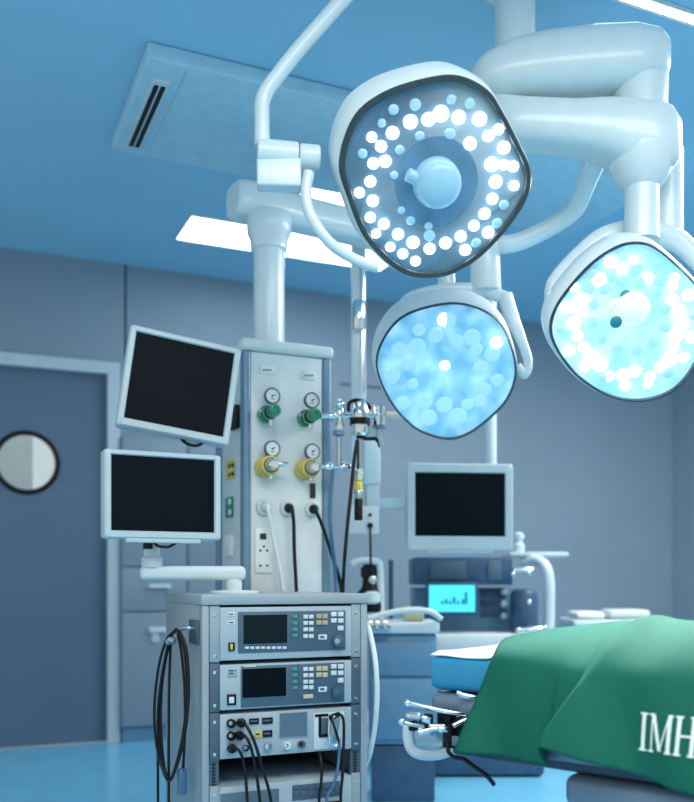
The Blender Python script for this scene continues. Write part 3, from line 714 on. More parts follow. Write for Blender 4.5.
# ------------------------------------------------------------------ surgical lights
def lamp_basis(px, py, D, yaw, pitch, roll=0):
    C_ = P(px, py, D); cam = Vector((0, 0, CZ))
    n = (cam-C_).normalized()
    # image axes at the lamp: right = camera right, up ~ camera up
    r = W(1, 0, 0); r = (r-n*r.dot(n)).normalized(); u = n.cross(r)
    R = Matrix((r, u, n)).transposed()
    R = R @ Matrix.Rotation(math.radians(yaw), 3, 'Y') @ Matrix.Rotation(math.radians(pitch), 3, 'X')
    return Matrix.Translation(C_) @ R.to_4x4(), D/F
LEDMESH = {}
def lamp(label, px, py, D, yaw, pitch, outline, leds, hub, lensm, rimw, shell, group, zlens=-.012, glass=True, rimm=None, hubm=None):
    M, S = lamp_basis(px, py, D, yaw, pitch)
    t = thing('surgical_light', label, 'surgical light', M=M, group=group)
    Mi = M.inverted(); eye = Mi @ Vector((0, 0, CZ))
    def loc(x, y):
        d = (Mi @ P(x, y, D))-eye; return eye+d*(-eye.z/d.z)
    ol = catmull([loc(x, y) for x, y in outline], 8, True)
    def sc(k, z, dx=0, dy=0): return [Vector((p.x*k+dx, p.y*k+dy, z)) for p in ol]
    r1 = 1-rimw
    MB().rings([sc(r1, -.018), sc(r1, .002), sc(r1+.01, .006), sc(.985, .006), sc(1.0, .0), sc(1.0, -.016)], cap=False).build('rim', rimm or M_rim, t, world=False)
    sx, sy = shell
    b = MB().rings([sc(.99, -.012), sc(1.012, -.016), sc(1.03, -.03, sx*.1, sy*.1), sc(1.035, -.05, sx*.25, sy*.25), sc(1.0, -.085, sx*.55, sy*.55), sc(.86, -.12, sx*.85, sy*.85), sc(.6, -.145, sx, sy), sc(.25, -.155, sx, sy)], cap=True)
    b.build('housing', M_lampw, t, world=False)
    MB().rings([sc(r1+.012, zlens-.004), sc(r1+.012, zlens)], cap=True).build('optic_plate', lensm, t, world=False, smooth=0)
    if hub:
        (hx, hy), hr = hub; hx, hy = loc(hx, hy).xy; hr *= S
        h = MB().lathe([(hr*.98, zlens), (hr*.96, zlens+.01), (hr*.94, zlens+.016), (hr*.93, .03), (hr*.84, .05), (hr*.62, .062), (hr*.2, .067), (.001, .067)], (hx, hy, 0), (0, 0, 1), 36).build('handle', hubm or M_hub, t, world=False)
        MB().tube([(hx-hr*.8, hy+hr*.15, .02), (hx-hr*1.25, hy+hr*.35, .024)], hr*.26, smooth=False, seg=14).build('handle_knob', hubm or M_hub, h, world=False)
    for (x, y, r, kind) in leds:
        key = kind
        if key not in LEDMESH:  # 0 half lit, 1 lit, 2 softly lit
            o = MB().lathe([(1, -.3), (1, .1), (.92, .3), (.6, .5), (.2, .58), (.02, .6)], (0, 0, 0), (0, 0, 1), 20).build('led', (M_leddim, M_led, M_ledsoft)[kind], t, world=False)
            LEDMESH[key] = o.data
        else:
            o = bpy.data.objects.new('led', LEDMESH[key]); COL.objects.link(o); o.parent = t
        q_ = loc(x, y); o.location = (q_.x, q_.y, zlens+.002); o.scale = (r*S, r*S*.93, .012)
    if glass:
        MB().rings([sc(r1+.008, .0005), sc(r1+.008, .0025)], cap=True).build('cover_glass', M_glass, t, world=False, smooth=0)
    return t, M, S
# front lamp
OL1 = [(457, 75), (487, 89), (503, 112), (519, 143), (531.5, 173), (525, 203), (498, 240), (466, 267.5), (433, 278.5), (399.7, 272), (366, 240), (348, 199), (339, 162), (353, 117.6), (381.5, 93), (421, 79)]
LED1 = [(368,178,26),(427,190,22),(327,197,22),(267,205,23),(208,242,21),(170,286,19),(184,336,20),(144,343,19),(139,256,17),(134,403,19),(142,467,20),(134,522,18),(179,544,19),(153,576,16),(226,578,20),(276,605,22),(331,626,20),(200,620,17),(242,643,18),(284,667,18),(384,607,21),(434,585,20),(449,630,20),(478,550,19),(513,510,20),(539,461,19),(550,404,22),(537,346,24),(577,348,17),(609,353,18),(611,417,17),(577,291,21),(526,252,18),(560,230,17),(497,196,23),(465,277,21),(525,572,20),(98,440,18)]
DIM1 = [(403,131,16),(465,144,17),(283,148,19),(211,164,17),(172,209,14),(108,310,16),(298,252,16),(232,298,16),(398,245,18),(214,382,14),(238,498,13),(268,533,16),(327,550,14),(330,582,20),(485,607,17),(555,541,18),(577,481,17)]
leds = [(330+x/3.305, 60+y/3.305, r/3.305*.98, 1) for x, y, r in LED1]+[(330+x/3.305, 60+y/3.305, r/3.305, 0) for x, y, r in DIM1]
D1 = 2.75
l1, M1, S1 = lamp('largest surgical light, dark rimmed face dotted with separate lit bulbs around pale hub', 436, 177, D1, 9, 6, OL1, leds, ((437, 183), 25), M_reflect, .065, (-.05, .06), 'round surgical lights')
hc = M1.inverted()
_e = hc @ Vector((0, 0, CZ)); _d = (hc @ P(437, 183, D1))-_e; _h = _e+_d*(-_e.z/_d.z)
MB().lathe([(.128, -.0115), (.128, -.0105), (.115, -.010), (.0, -.0098)], (_h.x, _h.y, 0), (0, 0, 1), 48).build('inner_reflector', M_optic_in, l1, world=False)
# its yoke, clamp and bent tube
MB().tube([P(309, 172, D1), P(306, 195, D1), P(312, 218, D1), P(330, 243, D1+.02), P(352, 258, D1+.06), P(378, 268, D1+.08)], .017, seg=14).build('yoke', M_lampw, l1)
MB().tube([P(262, 146, D1), P(262, 120, D1), P(262, 104, D1), P(266, 92, D1), P(276, 78, D1), P(300, 48, D1), P(345, -3, D1), P(397, -62, D1), P(402, -67, D1)], .0235, n=10, seg=20).build('tube_arm', M_lampw, l1)
q = MB().cyl(P(257, 152, D1), P(298, 156, D1+.02), .04, bev=.006, seg=32)
q.build('clamp', M_lampw, l1)
MB().cyl(P(298.8, 156, D1+.02), P(320, 158, D1+.03), .037, bev=.008, seg=32).build('clamp_end', M_lampw, l1)
q = MB().obox(P(279, 175, D1+.012), (.135, .06, .088), Rz(-math.radians(20), 3, 'Z'), .008, 3)
q.build('clamp_block', M_lampw, l1)
cf = P(400, -66, D1)
MB().lathe([(.11, 0), (.11, -.02), (.04, -.05)], (cf.x, cf.y, ZC), (0, 0, 1), 32).build('ceiling_flange', M_lampw, l1)
# second lamp
OL2 = [(444.6, 303), (475, 306), (500, 321), (512, 345), (517, 373), (508, 400), (488, 421), (468, 435), (449.7, 440), (430, 436), (411, 426), (390, 402), (376, 368), (382, 340), (404, 315)]
led2 = [(445, 320, 7, 1), (497, 343, 6, 1), (445, 366, 5, 1)]
_r2 = random.Random(3)
for k in range(22):
    a = 2*math.pi*k/22+.1; r_ = (46 if k % 2 else 34)+_r2.uniform(-5, 5)
    led2.append((446+math.cos(a)*r_*1.12, 372-math.sin(a)*r_*1.02, _r2.uniform(6, 9.5), 2))
D2 = 3.4
l2, M2, S2 = lamp('smaller surgical light below the large one, soft pale blue glowing face', 446, 372, D2, 6, 10, OL2, led2, None, M_glow2, .03, (-.02, .08), 'round surgical lights', rimm=M_tabled)
MB().tube([P(505, 296, D2+.1), P(512, 318, D2+.08), P(522, 342, D2+.06), P(528, 362, D2+.04), P(524, 374, D2+.03), P(517, 366, D2+.03)], [.03, .028, .02, .018, .02, .018], seg=16).build('yoke', M_lampw, l2)
MB().tube([P(405, 303, D2+.08), P(418, 296, D2+.1), P(446, 290, D2+.12), P(480, 290, D2+.12), P(505, 298, D2+.1)], .026, seg=16).build('yoke', M_lampw, l2)
MB().cyl(P(486, 292, D2+.12), P(484, 225, D2+.12), .06, .055, bev=.01).build('spindle', M_lampw, l2)
MB().cyl(P(447, 296, D2+.16), P(446, 262, D2+.16), .035).build('spindle', M_lampw, l2)
# third lamp
OL3 = [(630, 242), (655, 246), (682, 268), (702, 290), (712, 312), (706, 345), (688, 378), (668, 395), (640, 402), (612, 398), (586, 384), (565, 363), (550, 334), (556, 306), (582, 272), (606, 252)]
led3 = []
rnd = random.Random(9)
for k in range(26):
    a = 2*math.pi*k/26; rr_ = 54+rnd.uniform(-5, 5)
    if 95 < math.degrees(a) % 360 < 0: continue
    led3.append((630+math.cos(a)*rr_, 324-math.sin(a)*rr_*.98, rnd.uniform(5.2, 7.8), 1 if math.sin(a) < .55 or k % 2 else 2))
for k in range(18):
    a = 2*math.pi*(k+.3)/18; rr_ = 66+rnd.uniform(-3, 3)
    led3.append((630+math.cos(a)*rr_, 323-math.sin(a)*rr_*.95, rnd.uniform(4, 6.5), 1 if (k*7) % 3 else 2))
for k in range(12):
    a = 2*math.pi*k/12+.2; led3.append((630+math.cos(a)*38, 316-math.sin(a)*36, 6, 2))
D3 = 3.02
l3, M3, S3 = lamp('surgical light at the right edge, glaring pale cyan face crowded with bulbs', 630, 322, D3, 14, 8, OL3, led3, ((632, 308), 17), M_glow3, .035, (-.035, .045), 'round surgical lights', rimm=M_tabled, hubm=M_hub3)
for x_, y_ in ((626, 296), (616, 322)):
    MB().ball(l3.matrix_world.inverted() @ P(x_, y_, D3-.03), .02, 1, 1, .5).build('optic_port', M_teal, l3, world=False)
MB().tube([P(553, 302, D3+.10), P(556, 282, D3+.12), P(580, 256, D3+.16), P(605, 238, D3+.18), P(640, 232, D3+.18), P(676, 240, D3+.18), P(704, 268, D3+.16)], [.03, .03, .034, .04, .045, .04, .03], seg=16).build('yoke', M_lampw, l3)

# the ceiling mount with its two arms
mt = thing('surgical_light_mount', 'thick white ceiling mount with stacked swing arms behind the large surgical light', 'lamp mount', P(515, -10, 3.1))
DM = 3.1
pm = P(515, 30, DM)
MB().cyl((pm.x, pm.y, P(515, 62, DM).z), (pm.x, pm.y, ZC), .069, seg=36).build('ceiling_post', M_lampw, mt)
MB().lathe([(.12, 0), (.12, -.004), (.07, -.008)], (pm.x, pm.y, ZC), (0, 0, 1), 36).build('ceiling_flange', M_lampw, mt)
def armloft(name, st_, m=M_lampw):
    """stations: px, centre py, half height px, half depth m, D"""
    rings = []
    for (px, py, hh, hd, D) in st_:
        ctr = P(px, py, D); dep = W(0, 1, 0); H = hh*D/F; out = []
        for k in range(28):
            a = 2*math.pi*k/28; ca, sa = math.cos(a), math.sin(a)
            out.append(ctr+dep*hd*math.copysign(abs(ca)**.72, ca)+Vector((0, 0, 1))*H*math.copysign(abs(sa)**.72, sa))
        rings.append(out)
    return MB().rings(rings).build(name, m, mt)
armloft('upper_arm', [(470, 84, 5, .02, DM), (472, 82, 13, .05, DM), (482, 80, 20, .09, DM), (505, 75, 26, .11, DM), (540, 69, 30, .115, DM), (590, 65, 32, .12, DM), (630, 63, 31, .12, DM), (652, 63, 27, .11, DM), (663, 64, 21, .08, DM), (667, 64, 11, .04, DM)])
armloft('lower_arm', [(484, 122, 18, .05, DM+.04), (492, 122, 25, .08, DM+.03), (520, 125, 23, .09, DM), (570, 128, 24, .09, DM), (600, 131, 28, .1, DM), (625, 137, 34, .11, DM), (650, 141, 37, .11, DM), (666, 143, 32, .1, DM), (675, 144, 23, .07, DM), (679, 145, 9, .03, DM)])
ec = P(640, 100, DM)
MB().cyl((ec.x, ec.y, P(640, 125, DM).z), (ec.x, ec.y, P(640, 70, DM).z), .09, .095, seg=36).build('arm_joint', M_lampw, mt)
e2 = P(642, 180, DM)
MB().lathe([(.112, .09), (.108, .045), (.078, -.01), (.058, -.03), (.058, -.21)], (e2.x, e2.y, e2.z), (0, 0, 1), 36).build('elbow_spindle', M_lampw, mt)
e3 = P(668, 180, DM+.12)
MB().cyl((e3.x, e3.y, P(668, 150, DM+.12).z), (e3.x, e3.y, P(668, 245, DM+.12).z), .052, seg=32).build('elbow_spindle', M_lampw, mt)
# curved arm carrying the second lamp, out behind
MB().tube([P(582, 195, DM+.3), P(572, 212, DM+.36), P(545, 230, DM+.4), P(510, 244, DM+.42), P(484, 236, D2+.12), P(474, 180, DM+.15), P(486, 130, DM)], .035, seg=18).build('curved_arm', M_lampw, mt)
MB().tube([P(582, 195, DM+.3), P(592, 170, DM+.2), P(606, 140, DM)], .035, seg=18).build('curved_arm', M_lampw, mt)

# ------------------------------------------------------------------ rear pendant with monitor
DP = 4.3
rp = thing('monitor_pendant', 'slim white ceiling pole with wired box and side arm behind the chrome pipework', 'pendant pole', P(360, 533, DP))
MB().box(*[0]*6) if False else None
def pbox(mb, px0, py0, px1, py1, D, th, bev=.004):
    a = P(px0, py0, D); b = P(px1, py1, D); ctr = (a+b)/2+W(0, th/2, 0)
    mb.obox(ctr, ((Vector((a.x, a.y, 0))-Vector((b.x, b.y, 0))).length, th, abs(a.z-b.z)), Rz(-TH, 3, 'Z') if False else Matrix.Rotation(-TH, 3, 'Z'), bev); return mb
zc_ = HY-(ZC-CZ)*F/DP
pbox(MB(), 351, zc_, 366, 520, DP, .08, .012).build('pole', M_lampw, rp)
MB().cyl(P(362.5, 265, DP-.02), P(362.5, 392, DP-.02), .012).build('inner_rod', M_chrome, rp)
MB().cyl(P(359, 300, DP-.03), P(359, 330, DP-.03), .03, bev=.01).build('pole_grip', M_chrome, rp)
pbox(MB(), 364, 440, 380.5, 484, DP-.03, .08, .01).build('box', M_lampw, rp)
pbox(MB(), 366, 483, 379.5, 510, DP-.02, .07, .008).build('box', M_plast, rp)
op = pbox(MB(), 349, 506, 379, 534, DP-.05, .05, .004).build('outlet_plate', M_white, rp)
q = MB()
for px, py, r in ((370, 515, .008), (370, 525.5, .014)): q.cyl(P(px, py, DP-.047), P(px, py, DP-.062), r, seg=14)
q.build('outlet_plug', M_black, op)
pbox(MB(), 366, 498, 412, 508, DP, .05, .008).build('side_arm', M_lampw, rp)
MB().cyl(P(380, 415.5, DP+.05), P(440, 415.5, DP+.05), .018).cyl(P(355, 415.5, DP+.05), P(382, 415.5, DP+.05), .015).build('cream_bar', M_cream, rp)
oc = MB().tube([P(370, 526, DP-.06), P(370.5, 545, DP-.07), P(371, 565, DP-.06), P(373, 580, DP-.03)], .006, seg=8).build('black_cord', M_cable)
ROOT[oc.name] = Matrix.Identity(4); tag(oc, 'thin black cord hanging from the wired box on the slim white pole', 'cord')
mM = face_matrix(P(460.5, 507, DP-.02), -18)
S4 = DP/F
bm_ = monitor('monitor', 'dark white-framed monitor in the background above the anaesthesia machine', mM, 108*S4, 87*S4, 91*S4, 63*S4, 2.5*S4, depth=.06, chin=True)
pbox(MB(), 407, 494, 440, 512, DP+.05, .05, .008).build('mount_arm', M_lampw, bm_)
tp = MB().cyl(P(491, 470, DP+.3), P(491, 580-(ZC-CZ)*F/(DP+.3), DP+.3), .028).build('ceiling_pole', M_lampw)
ROOT[tp.name] = Matrix.Identity(4); tag(tp, 'thin pale pole rising to the ceiling behind the smaller surgical light', 'pole')

# ------------------------------------------------------------------ anaesthesia machine
DA = 4.8
an = thing('anaesthesia_machine', 'blue grey anaesthesia workstation with lit cyan screen in the background', 'anaesthesia machine', P(460, 780, DA+.3))
zf = HY+CZ*F/DA
pbox(MB(), 398, 656, 536, 742, DA+.02, .5, .02).build('drawer_cabinet', M_mach, an)
for (y0, y1) in ((660, 684), (687, 711), (714, 738)):
    d = pbox(MB(), 404, y0, 528, y1, DA, .025, .006).build('drawer', M_mach, an)
    pbox(MB(), 440, y0+4, 492, y0+8, DA-.02, .022, .004).build('handle', M_steel, d)
pbox(MB(), 390, 742, 545, 776, DA-.02, .56, .02).build('base', M_machd, an)
pbox(MB(), 384, 634, 545, 657, DA-.06, .6, .02).build('worktop', M_plast, an)
pbox(MB(), 414, 588, 520, 636, DA+.2, .3, .01).build('back_housing', M_mach, an)
up = pbox(MB(), 414, 557, 513, 585, DA+.05, .42, .012).build('upper_housing', M_machd, an)
pbox(MB(), 430, 561, 466, 580, DA+.042, .012, .004).build('window', M_panel, up)
pbox(MB(), 488, 561, 501, 580, DA+.042, .012, .004).build('window', M_panel2, up)
sc2 = pbox(MB(), 426, 582, 478, 616, DA-.02, .05, .008).build('display_casing', M_machd, an)
s_ = pbox(MB(), 429, 585, 475, 612, DA-.024, .006, 0).build('lit_screen', M_cyan, sc2)
q = MB()
for i, (x, h) in enumerate(((441, 3), (445, 5), (449, 3), (453, 7), (457, 3), (462, 5), (465, 12))): pbox(q, x, 604-h, x+2.5, 604, DA-.027, .003, 0)
q.build('trace', M_cyand, s_)
for y in (590, 600, 610): pbox(MB(), 481, y, 507, y+7, DA+.19, .02, .003).build('slot', M_machd, an)
for y in (592, 604, 616): MB().cyl(P(504, y, DA+.16), P(504, y, DA+.21), .018, bev=.004).build('knob', M_plast, an)
MB().lathe([(.07, 0), (.075, .01), (.075, .2), (.06, .225), (.03, .235)], P(524, 632, DA+.08), (0, 0, 1), 30).build('absorber_canister', M_machd, an)
MB().cyl(P(513, 570, DA+.02), P(533, 570, DA+.02), .016, bev=.005).build('chrome_bar', M_chrome, an)
MB().cyl(P(516, 631, DA-.03), P(547, 629, DA-.03), .02, bev=.006).build('chrome_bar', M_chrome, an)
for px, py in ((513, 574), (529, 573), (529, 602), (518, 630), (545, 628)):
    MB().ball(P(px, py, DA-.05), .014).build('chrome_knob', M_chrome, an)
MB().tube([P(522, 562, DA+.25), P(535, 560, DA+.2), P(545, 566, DA+.12), P(549, 582, DA+.1), P(549, 620, DA+.1), P(548, 652, DA+.1)], .03, seg=18).build('side_handle', M_lampw, an)
pbox(MB(), 510, 552, 569, 556.5, DA+.2, .3, .006).build('top_shelf', M_plast, an)
MB().lathe([(.03, 0), (.032, .04), (.02, .05), (.02, .07), (.028, .075), (.028, .1), (.015, .11)], P(519, 552, DA+.25), (0, 0, 1), 24).build('vaporiser_knob', M_lampw, an)
# side trolley left of the machine
tr = thing('side_trolley', 'pale trolley with clutter on its tray between equipment rack and anaesthesia machine', 'trolley', P(405, 780, DA-.1))
DT = 4.2
pbox(MB(), 366, 622, 440, 634, DT, .34, .015).build('tray', M_plast, tr)
pbox(MB(), 370, 634, 437, 745, DT+.03, .28, .015).build('cabinet', M_mach, tr)
pbox(MB(), 372, 642, 435, 676, DT+.015, .02, .006).build('drawer', M_mach, tr)
pbox(MB(), 372, 679, 435, 740, DT+.015, .02, .006).build('door', M_mach, tr)
pbox(MB(), 372, 745, 435, HY+CZ*F/(DT+.05), DT+.05, .24, .01).build('plinth', M_machd, tr)
MB().tube([P(368, 618, DT-.02), P(400, 611, DT-.03), P(428, 611, DT-.02), P(441, 619, DT)], .014, seg=12).build('push_handle', M_lampw, tr)
bb = pbox(MB(), 404, 607, 424, 621.3, DT+.05, .1, .01).build('tissue_box', M_beige); ROOT[bb.name] = Matrix.Identity(4); tag(bb, 'small beige box lying on the pale trolley tray', 'box')
# monitor-like camera gear on the trolley
gr = thing('suction_unit', 'black and chrome apparatus in a pale frame seen just past the rack top', 'apparatus', P(370, 622, DT+.1))
MB().tube([P(352, 565, DT+.1), P(360, 561, DT+.1), P(377, 562, DT+.1), P(380, 570, DT+.1), P(381, 619, DT+.1)], .018, seg=14).build('frame', M_lampw, gr)
MB().lathe([(.06, 0), (.065, .02), (.062, .09), (.04, .12), (.035, .16), (.045, .17), (.045, .21), (.02, .235)], P(370, 612, DT+.12), (0, 0, 1), 24).build('jar', M_black, gr)
MB().cyl(P(373, 580, DT+.03), P(373, 580, DT-.02), .02, bev=.005).build('lens_ring', M_chrome, gr)
MB().lathe([(.02, 0), (.04, .01), (.04, .05), (.02, .06)], P(372, 604, DT+.02), (0, 0, 1), 20).build('pump', M_plast, gr)
q = MB()
for px in (370, 377, 385): q.cyl(P(px, 625, DT-.03), P(px, 625, DT-.08), .02, bev=.005)
pbox(q, 366, 623, 391, 628, DT-.05, .06, .004)
q.build('chrome_taps', M_chrome, tr)
MB().cyl(P(391, 560, DT+.3), P(391, 619, DT+.3), .012).build('mast', M_machd, gr)

# instrument stand far right
it = thing('instrument_stand', 'pale blurred instrument stand against the wall beyond the green drape', 'instrument stand', P(614, 730, 5.1))
pbox(MB(), 574, 620, 658, 630, 5.1, .4, .02).build('tray', M_plast, it)
MB().cyl(Vector((P(616, 600, 5.3).x, P(616, 600, 5.3).y, .06)), P(616, 622, 5.3), .03).build('post', M_steel, it)
q = P(616, 600, 5.3); MB().box(q.x-.28, q.x+.28, q.y-.2, q.y+.2, .0, .06, .02).build('foot', M_steel, it)
tw = pbox(MB(), 577, 612, 606, 619, 5.15, .25, .02).build('folded_towel', M_highlight_towel); ROOT[tw.name] = Matrix.Identity(4); tag(tw, 'pale folded towel at the left end of the instrument stand tray', 'towel')
tw = pbox(MB(), 610, 610, 652, 619, 5.15, .25, .025).build('instrument_case', M_plast); ROOT[tw.name] = Matrix.Identity(4); tag(tw, 'wide pale case at the right end of the instrument stand tray', 'case')

# ------------------------------------------------------------------ operating table
PH = math.radians(40); ax_ = (math.cos(PH), -math.sin(PH)); wx_ = (math.sin(PH), math.cos(PH))
def bd(s_, k, z): return W(.318+ax_[0]*s_+wx_[0]*k, 2.6+ax_[1]*s_+wx_[1]*k, z)
TR = Matrix.Rotation(-PH-TH, 3, 'Z')
def tbox(mb, s0, s1, k0, k1, z0, z1, bev=.01, seg=3):
    mb.obox(bd((s0+s1)/2, (k0+k1)/2, (z0+z1)/2), (s1-s0, k1-k0, z1-z0), TR, bev, seg); return mb
ot = thing('operating_table', 'operating table with blue head pad, chrome clamps and grey frame under the green drape', 'operating table', bd(.95, .25, 0))
# blue pad with a puffed, sagging top
pd = MB(); rings = []
for i in range(17):
    f = i/16; s_ = -.115+f*.30; e = min(1, math.sqrt(max(0, 1-(1-min(1, f*10))**2))+.0)
    ring = []
    for k in range(40):
        a = 2*math.pi*k/40; ca, sa = math.cos(a), math.sin(a)
        kk = .25+.245*math.copysign(abs(ca)**.25, ca)*(.88+.12*e)
        zz = .775+(.056*(.72+.28*e)-.002*e)*math.copysign(abs(sa)**.35, sa)
        ring.append(bd(s_+.012*math.sin(kk*22)*(1-min(1, f*5)), kk, zz))
    rings.append(ring)
pd.rings(rings); pd.build('head_pad', M_pad, ot)
# white strip painting the highlight along the pad's top
hl_ = MB(); rows = []
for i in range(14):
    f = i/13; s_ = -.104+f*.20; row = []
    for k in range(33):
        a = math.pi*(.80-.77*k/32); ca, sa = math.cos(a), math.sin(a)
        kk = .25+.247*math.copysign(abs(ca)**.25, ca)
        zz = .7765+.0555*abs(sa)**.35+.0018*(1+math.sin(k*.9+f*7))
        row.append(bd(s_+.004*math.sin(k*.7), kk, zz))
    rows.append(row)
hl_.rings(rows, cap=False, closed=False)
hlp = hl_.build('pad_highlight', M_highlight_towel, ot)
md = hlp.modifiers.new('thick', 'SOLIDIFY'); md.thickness = .004; md.offset = 1
tbox(MB(), -.10, .6, .0, .5, .655, .718, .025, 4).build('head_plate', M_tableg, ot)
tbox(MB(), -.02, 1.9, .0, .5, .543, .652, .012).build('table_frame', M_tabled, ot)
tbox(MB(), .22, 1.9, .03, .47, .655, .80, .03).build('body_pad', M_tabled, ot)
tbox(MB(), -.0, .9, -.03, -.018, .575, .603, .003).build('side_rail', M_tableg, ot)
tbox(MB(),   .34, 1.8, -.02, .48, .45, .54, .03, 4).build('lower_shell', M_tableg, ot)
tbox(MB(),   .45, 1.5, .05, .44, .33, .45, .05, 5).build('lift_housing', M_mach, ot)
tbox(MB(), .75, 1.15, .12, .38, .08, .38, .03).build('column', M_plast, ot)
tbox(MB(), .5, 1.6, -.0, .5, .0, .09, .03).build('foot', M_tabled, ot)
# chrome rod, clamps, tray
def cb_(x, y, D): return P(390+x/4.08, 640+y/4.08, D)
DB = 2.62
q = MB().tube([cb_(70, 258, DB), cb_(150, 275, DB-.02), cb_(240, 294, DB-.03), cb_(335, 305, DB-.02)], .007, seg=12)
q.ball(cb_(70, 258, DB), .010)
q.build('chrome_rod', M_chrome, ot)
MB().tube([cb_(275, 215, DB-.04), cb_(310, 228, DB-.05), cb_(365, 238, DB-.05)], .008, seg=12).build('chrome_rod', M_chrome, ot)
MB().tube([cb_(46, 334, DB-.03), cb_(90, 345, DB-.03), cb_(170, 352, DB-.03), cb_(262, 350, DB-.02)], .007, seg=12).build('clamp_bar', M_steel, ot)
MB().ball(cb_(47, 334, DB-.03), .011).build('knob', M_chrome, ot)
MB().obox(cb_(100, 308, DB-.03), (.055, .03, .02), TR, .009, 3).build('clamp_lever', M_chrome, ot)
MB().tube([cb_(118, 378, DB-.04), cb_(140, 372, DB-.04), cb_(185, 362, DB-.04), cb_(225, 366, DB-.04)], [.010, .009, .006, .006], seg=12).build('clamp_lever', M_chrome, ot)
MB().obox(cb_(148, 330, DB-.02), (.03, .035, .04), TR, .006).build('clamp_body', M_black, ot)
MB().cyl(cb_(130, 320, DB-.05), cb_(165, 330, DB-.045), .010, bev=.003).build('clamp_screw', M_chrome, ot)
MB().obox(cb_(96, 350, DB-.02), (.02, .03, .03), TR, .006).build('clamp_body', M_black, ot)
MB().obox(cb_(232, 322, DB), (.045, .04, .045), TR, .006).build('clamp_body', M_black, ot)
MB().obox(cb_(245, 390, DB-.02), (.03, .04, .07), TR, .006).build('clamp_body', M_black, ot)
MB().cyl(cb_(195, 362, DB-.05), cb_(235, 366, DB-.045), .010, bev=.003).cyl(cb_(255, 352, DB-.04), cb_(318, 322, DB-.03), .008, bev=.002).build('clamp_screw', M_chrome, ot)
q = MB().tube([cb_(72, 350, DB+.2), cb_(72, 400, DB+.2), cb_(86, 445, DB+.2), cb_(125, 468, DB+.2), cb_(200, 468, DB+.2), cb_(280, 440, DB+.15)], .016, seg=14)
q.build('loop_handle', M_plast, ot)
MB().obox(cb_(165, 405, DB+.22), (.13, .05, .1), Matrix.Rotation(-TH, 3, 'Z'), .03, 4).build('drip_tray', M_clear, ot)
tc_ = MB().tube([cb_(222, 402, DB-.06), cb_(236, 425, DB-.06), cb_(240, 458, DB-.06), cb_(268, 480, DB-.06), cb_(300, 486, DB-.06), cb_(345, 518, DB-.07), cb_(385, 545, DB-.07), cb_(408, 568, DB-.08), cb_(425, 592, DB-.08)], .0065, seg=10).build('table_cable', M_cable)
ROOT[tc_.name] = Matrix.Identity(4); tag(tc_, 'short black cable dangling from the clamps at the head of the operating table', 'cable')

# ------------------------------------------------------------------ green drape
def sstep(a, b, x):
    t = max(0, min(1, (x-a)/(b-a))); return t*t*(3-2*t)
def sfold(h): return .315+.10*h**1.3
def zhem(s_):
    left = .566+.004*math.sin(s_*14); right = .622-.22*max(0, s_-.33) if s_ < .66 else .5494
    f = sstep(.31, .325, s_); return left*(1-f)+right*f
def ztop(s_):
    x = max(0, min(1, (s_+.06)/.60)); return .846+.092*(1-(1-x)**2)+.010*sstep(.5, 1.0, s_)
def zsh(s_): return .853-.023*sstep(.12, .4, s_)
def kside(s_, h):
    base = -.062+.075*h**1.2
    sf = sfold(h); d = s_-sf
    amp = (1-.75*h)
    fold = -.06*amp*sstep(-.006, .010, d)*math.exp(-max(0, d)/.13) + .016*amp*math.exp(-abs(min(0, d))/.08)*(1 if d < 0 else 0)
    rip = -.018*(1-h)*math.sin(s_*17+1.2+h*1.5)*sstep(.03, .12, s_) - .006*(1-h*.5)*math.sin(s_*31+h*3)
    corner = -.03*(1-h)*math.exp(-(max(0, s_)/.07))
    return base+fold+rip+corner
def drape_pt(s_, t):
    """t 0..1 near hem -> near shoulder, 1..2 over the top, 2..3 far side"""
    if t <= 1:
        z = zhem(s_)+(zsh(s_)-zhem(s_))*t
        return bd(s_, kside(s_, t), z)
    if t <= 2:
        f = t-1; k0 = kside(s_, 1); k = k0+(.5-k0)*f
        arch = 1-abs(2*f-1)**2.2
        z = zsh(s_)+(ztop(s_)-zsh(s_))*arch
        d = s_-sfold(1)-.12*f
        z += .020*(1-f)*math.exp(-(d/.028)**2) - .014*(1-f)*math.exp(-((d+.06)/.035)**2) - .010*(1-f)*math.exp(-((d-.10)/.05)**2)
        z += .006*math.sin(s_*9+f*6)*arch*sstep(.15, .4, s_)
        return bd(s_, k, z)
    f = t-2; z = zsh(s_)+(.6-zsh(s_))*f
    return bd(s_, .5+.05*f+.01*f*math.sin(s_*20), z)
ss = []
x = 0
while x < 1: ss.append(x); x += .0035 if .1 < x < .3 else .008
ss.append(1)
LD = 1.75
ts = [i/30 for i in range(31)]+[1+i/26 for i in range(1, 27)]+[2+i/10 for i in range(1, 11)]
def sedge(t):
    if t <= 1: return .045+.073*t**1.1
    return .118-.20*min(1, t-1)**1.1
rows = []
for a in ss:
    row = []
    for t in ts:
        se = sedge(t); s_ = se+(LD-se)*a
        p = drape_pt(s_, t)
        row.append(p)
    rows.append(row)
# smooth the shoulder along the cross-section
for r in rows:
    for _ in range(14):
        rr2 = r[:]
        for i in range(24, 40): rr2[i] = r[i]*.5+(r[i-1]+r[i+1])*.25
        r[:] = rr2
dm = MB().rings(rows, cap=False, closed=False)
dr_ = dm.build('surgical_drape', M_drape, None, 180)
ROOT[dr_.name] = Matrix.Identity(4)
tag(dr_, 'green cloth drape lettered in white, spread over the operating table', 'drape')
md = dr_.modifiers.new('thick', 'SOLIDIFY'); md.thickness = .004; md.offset = 0
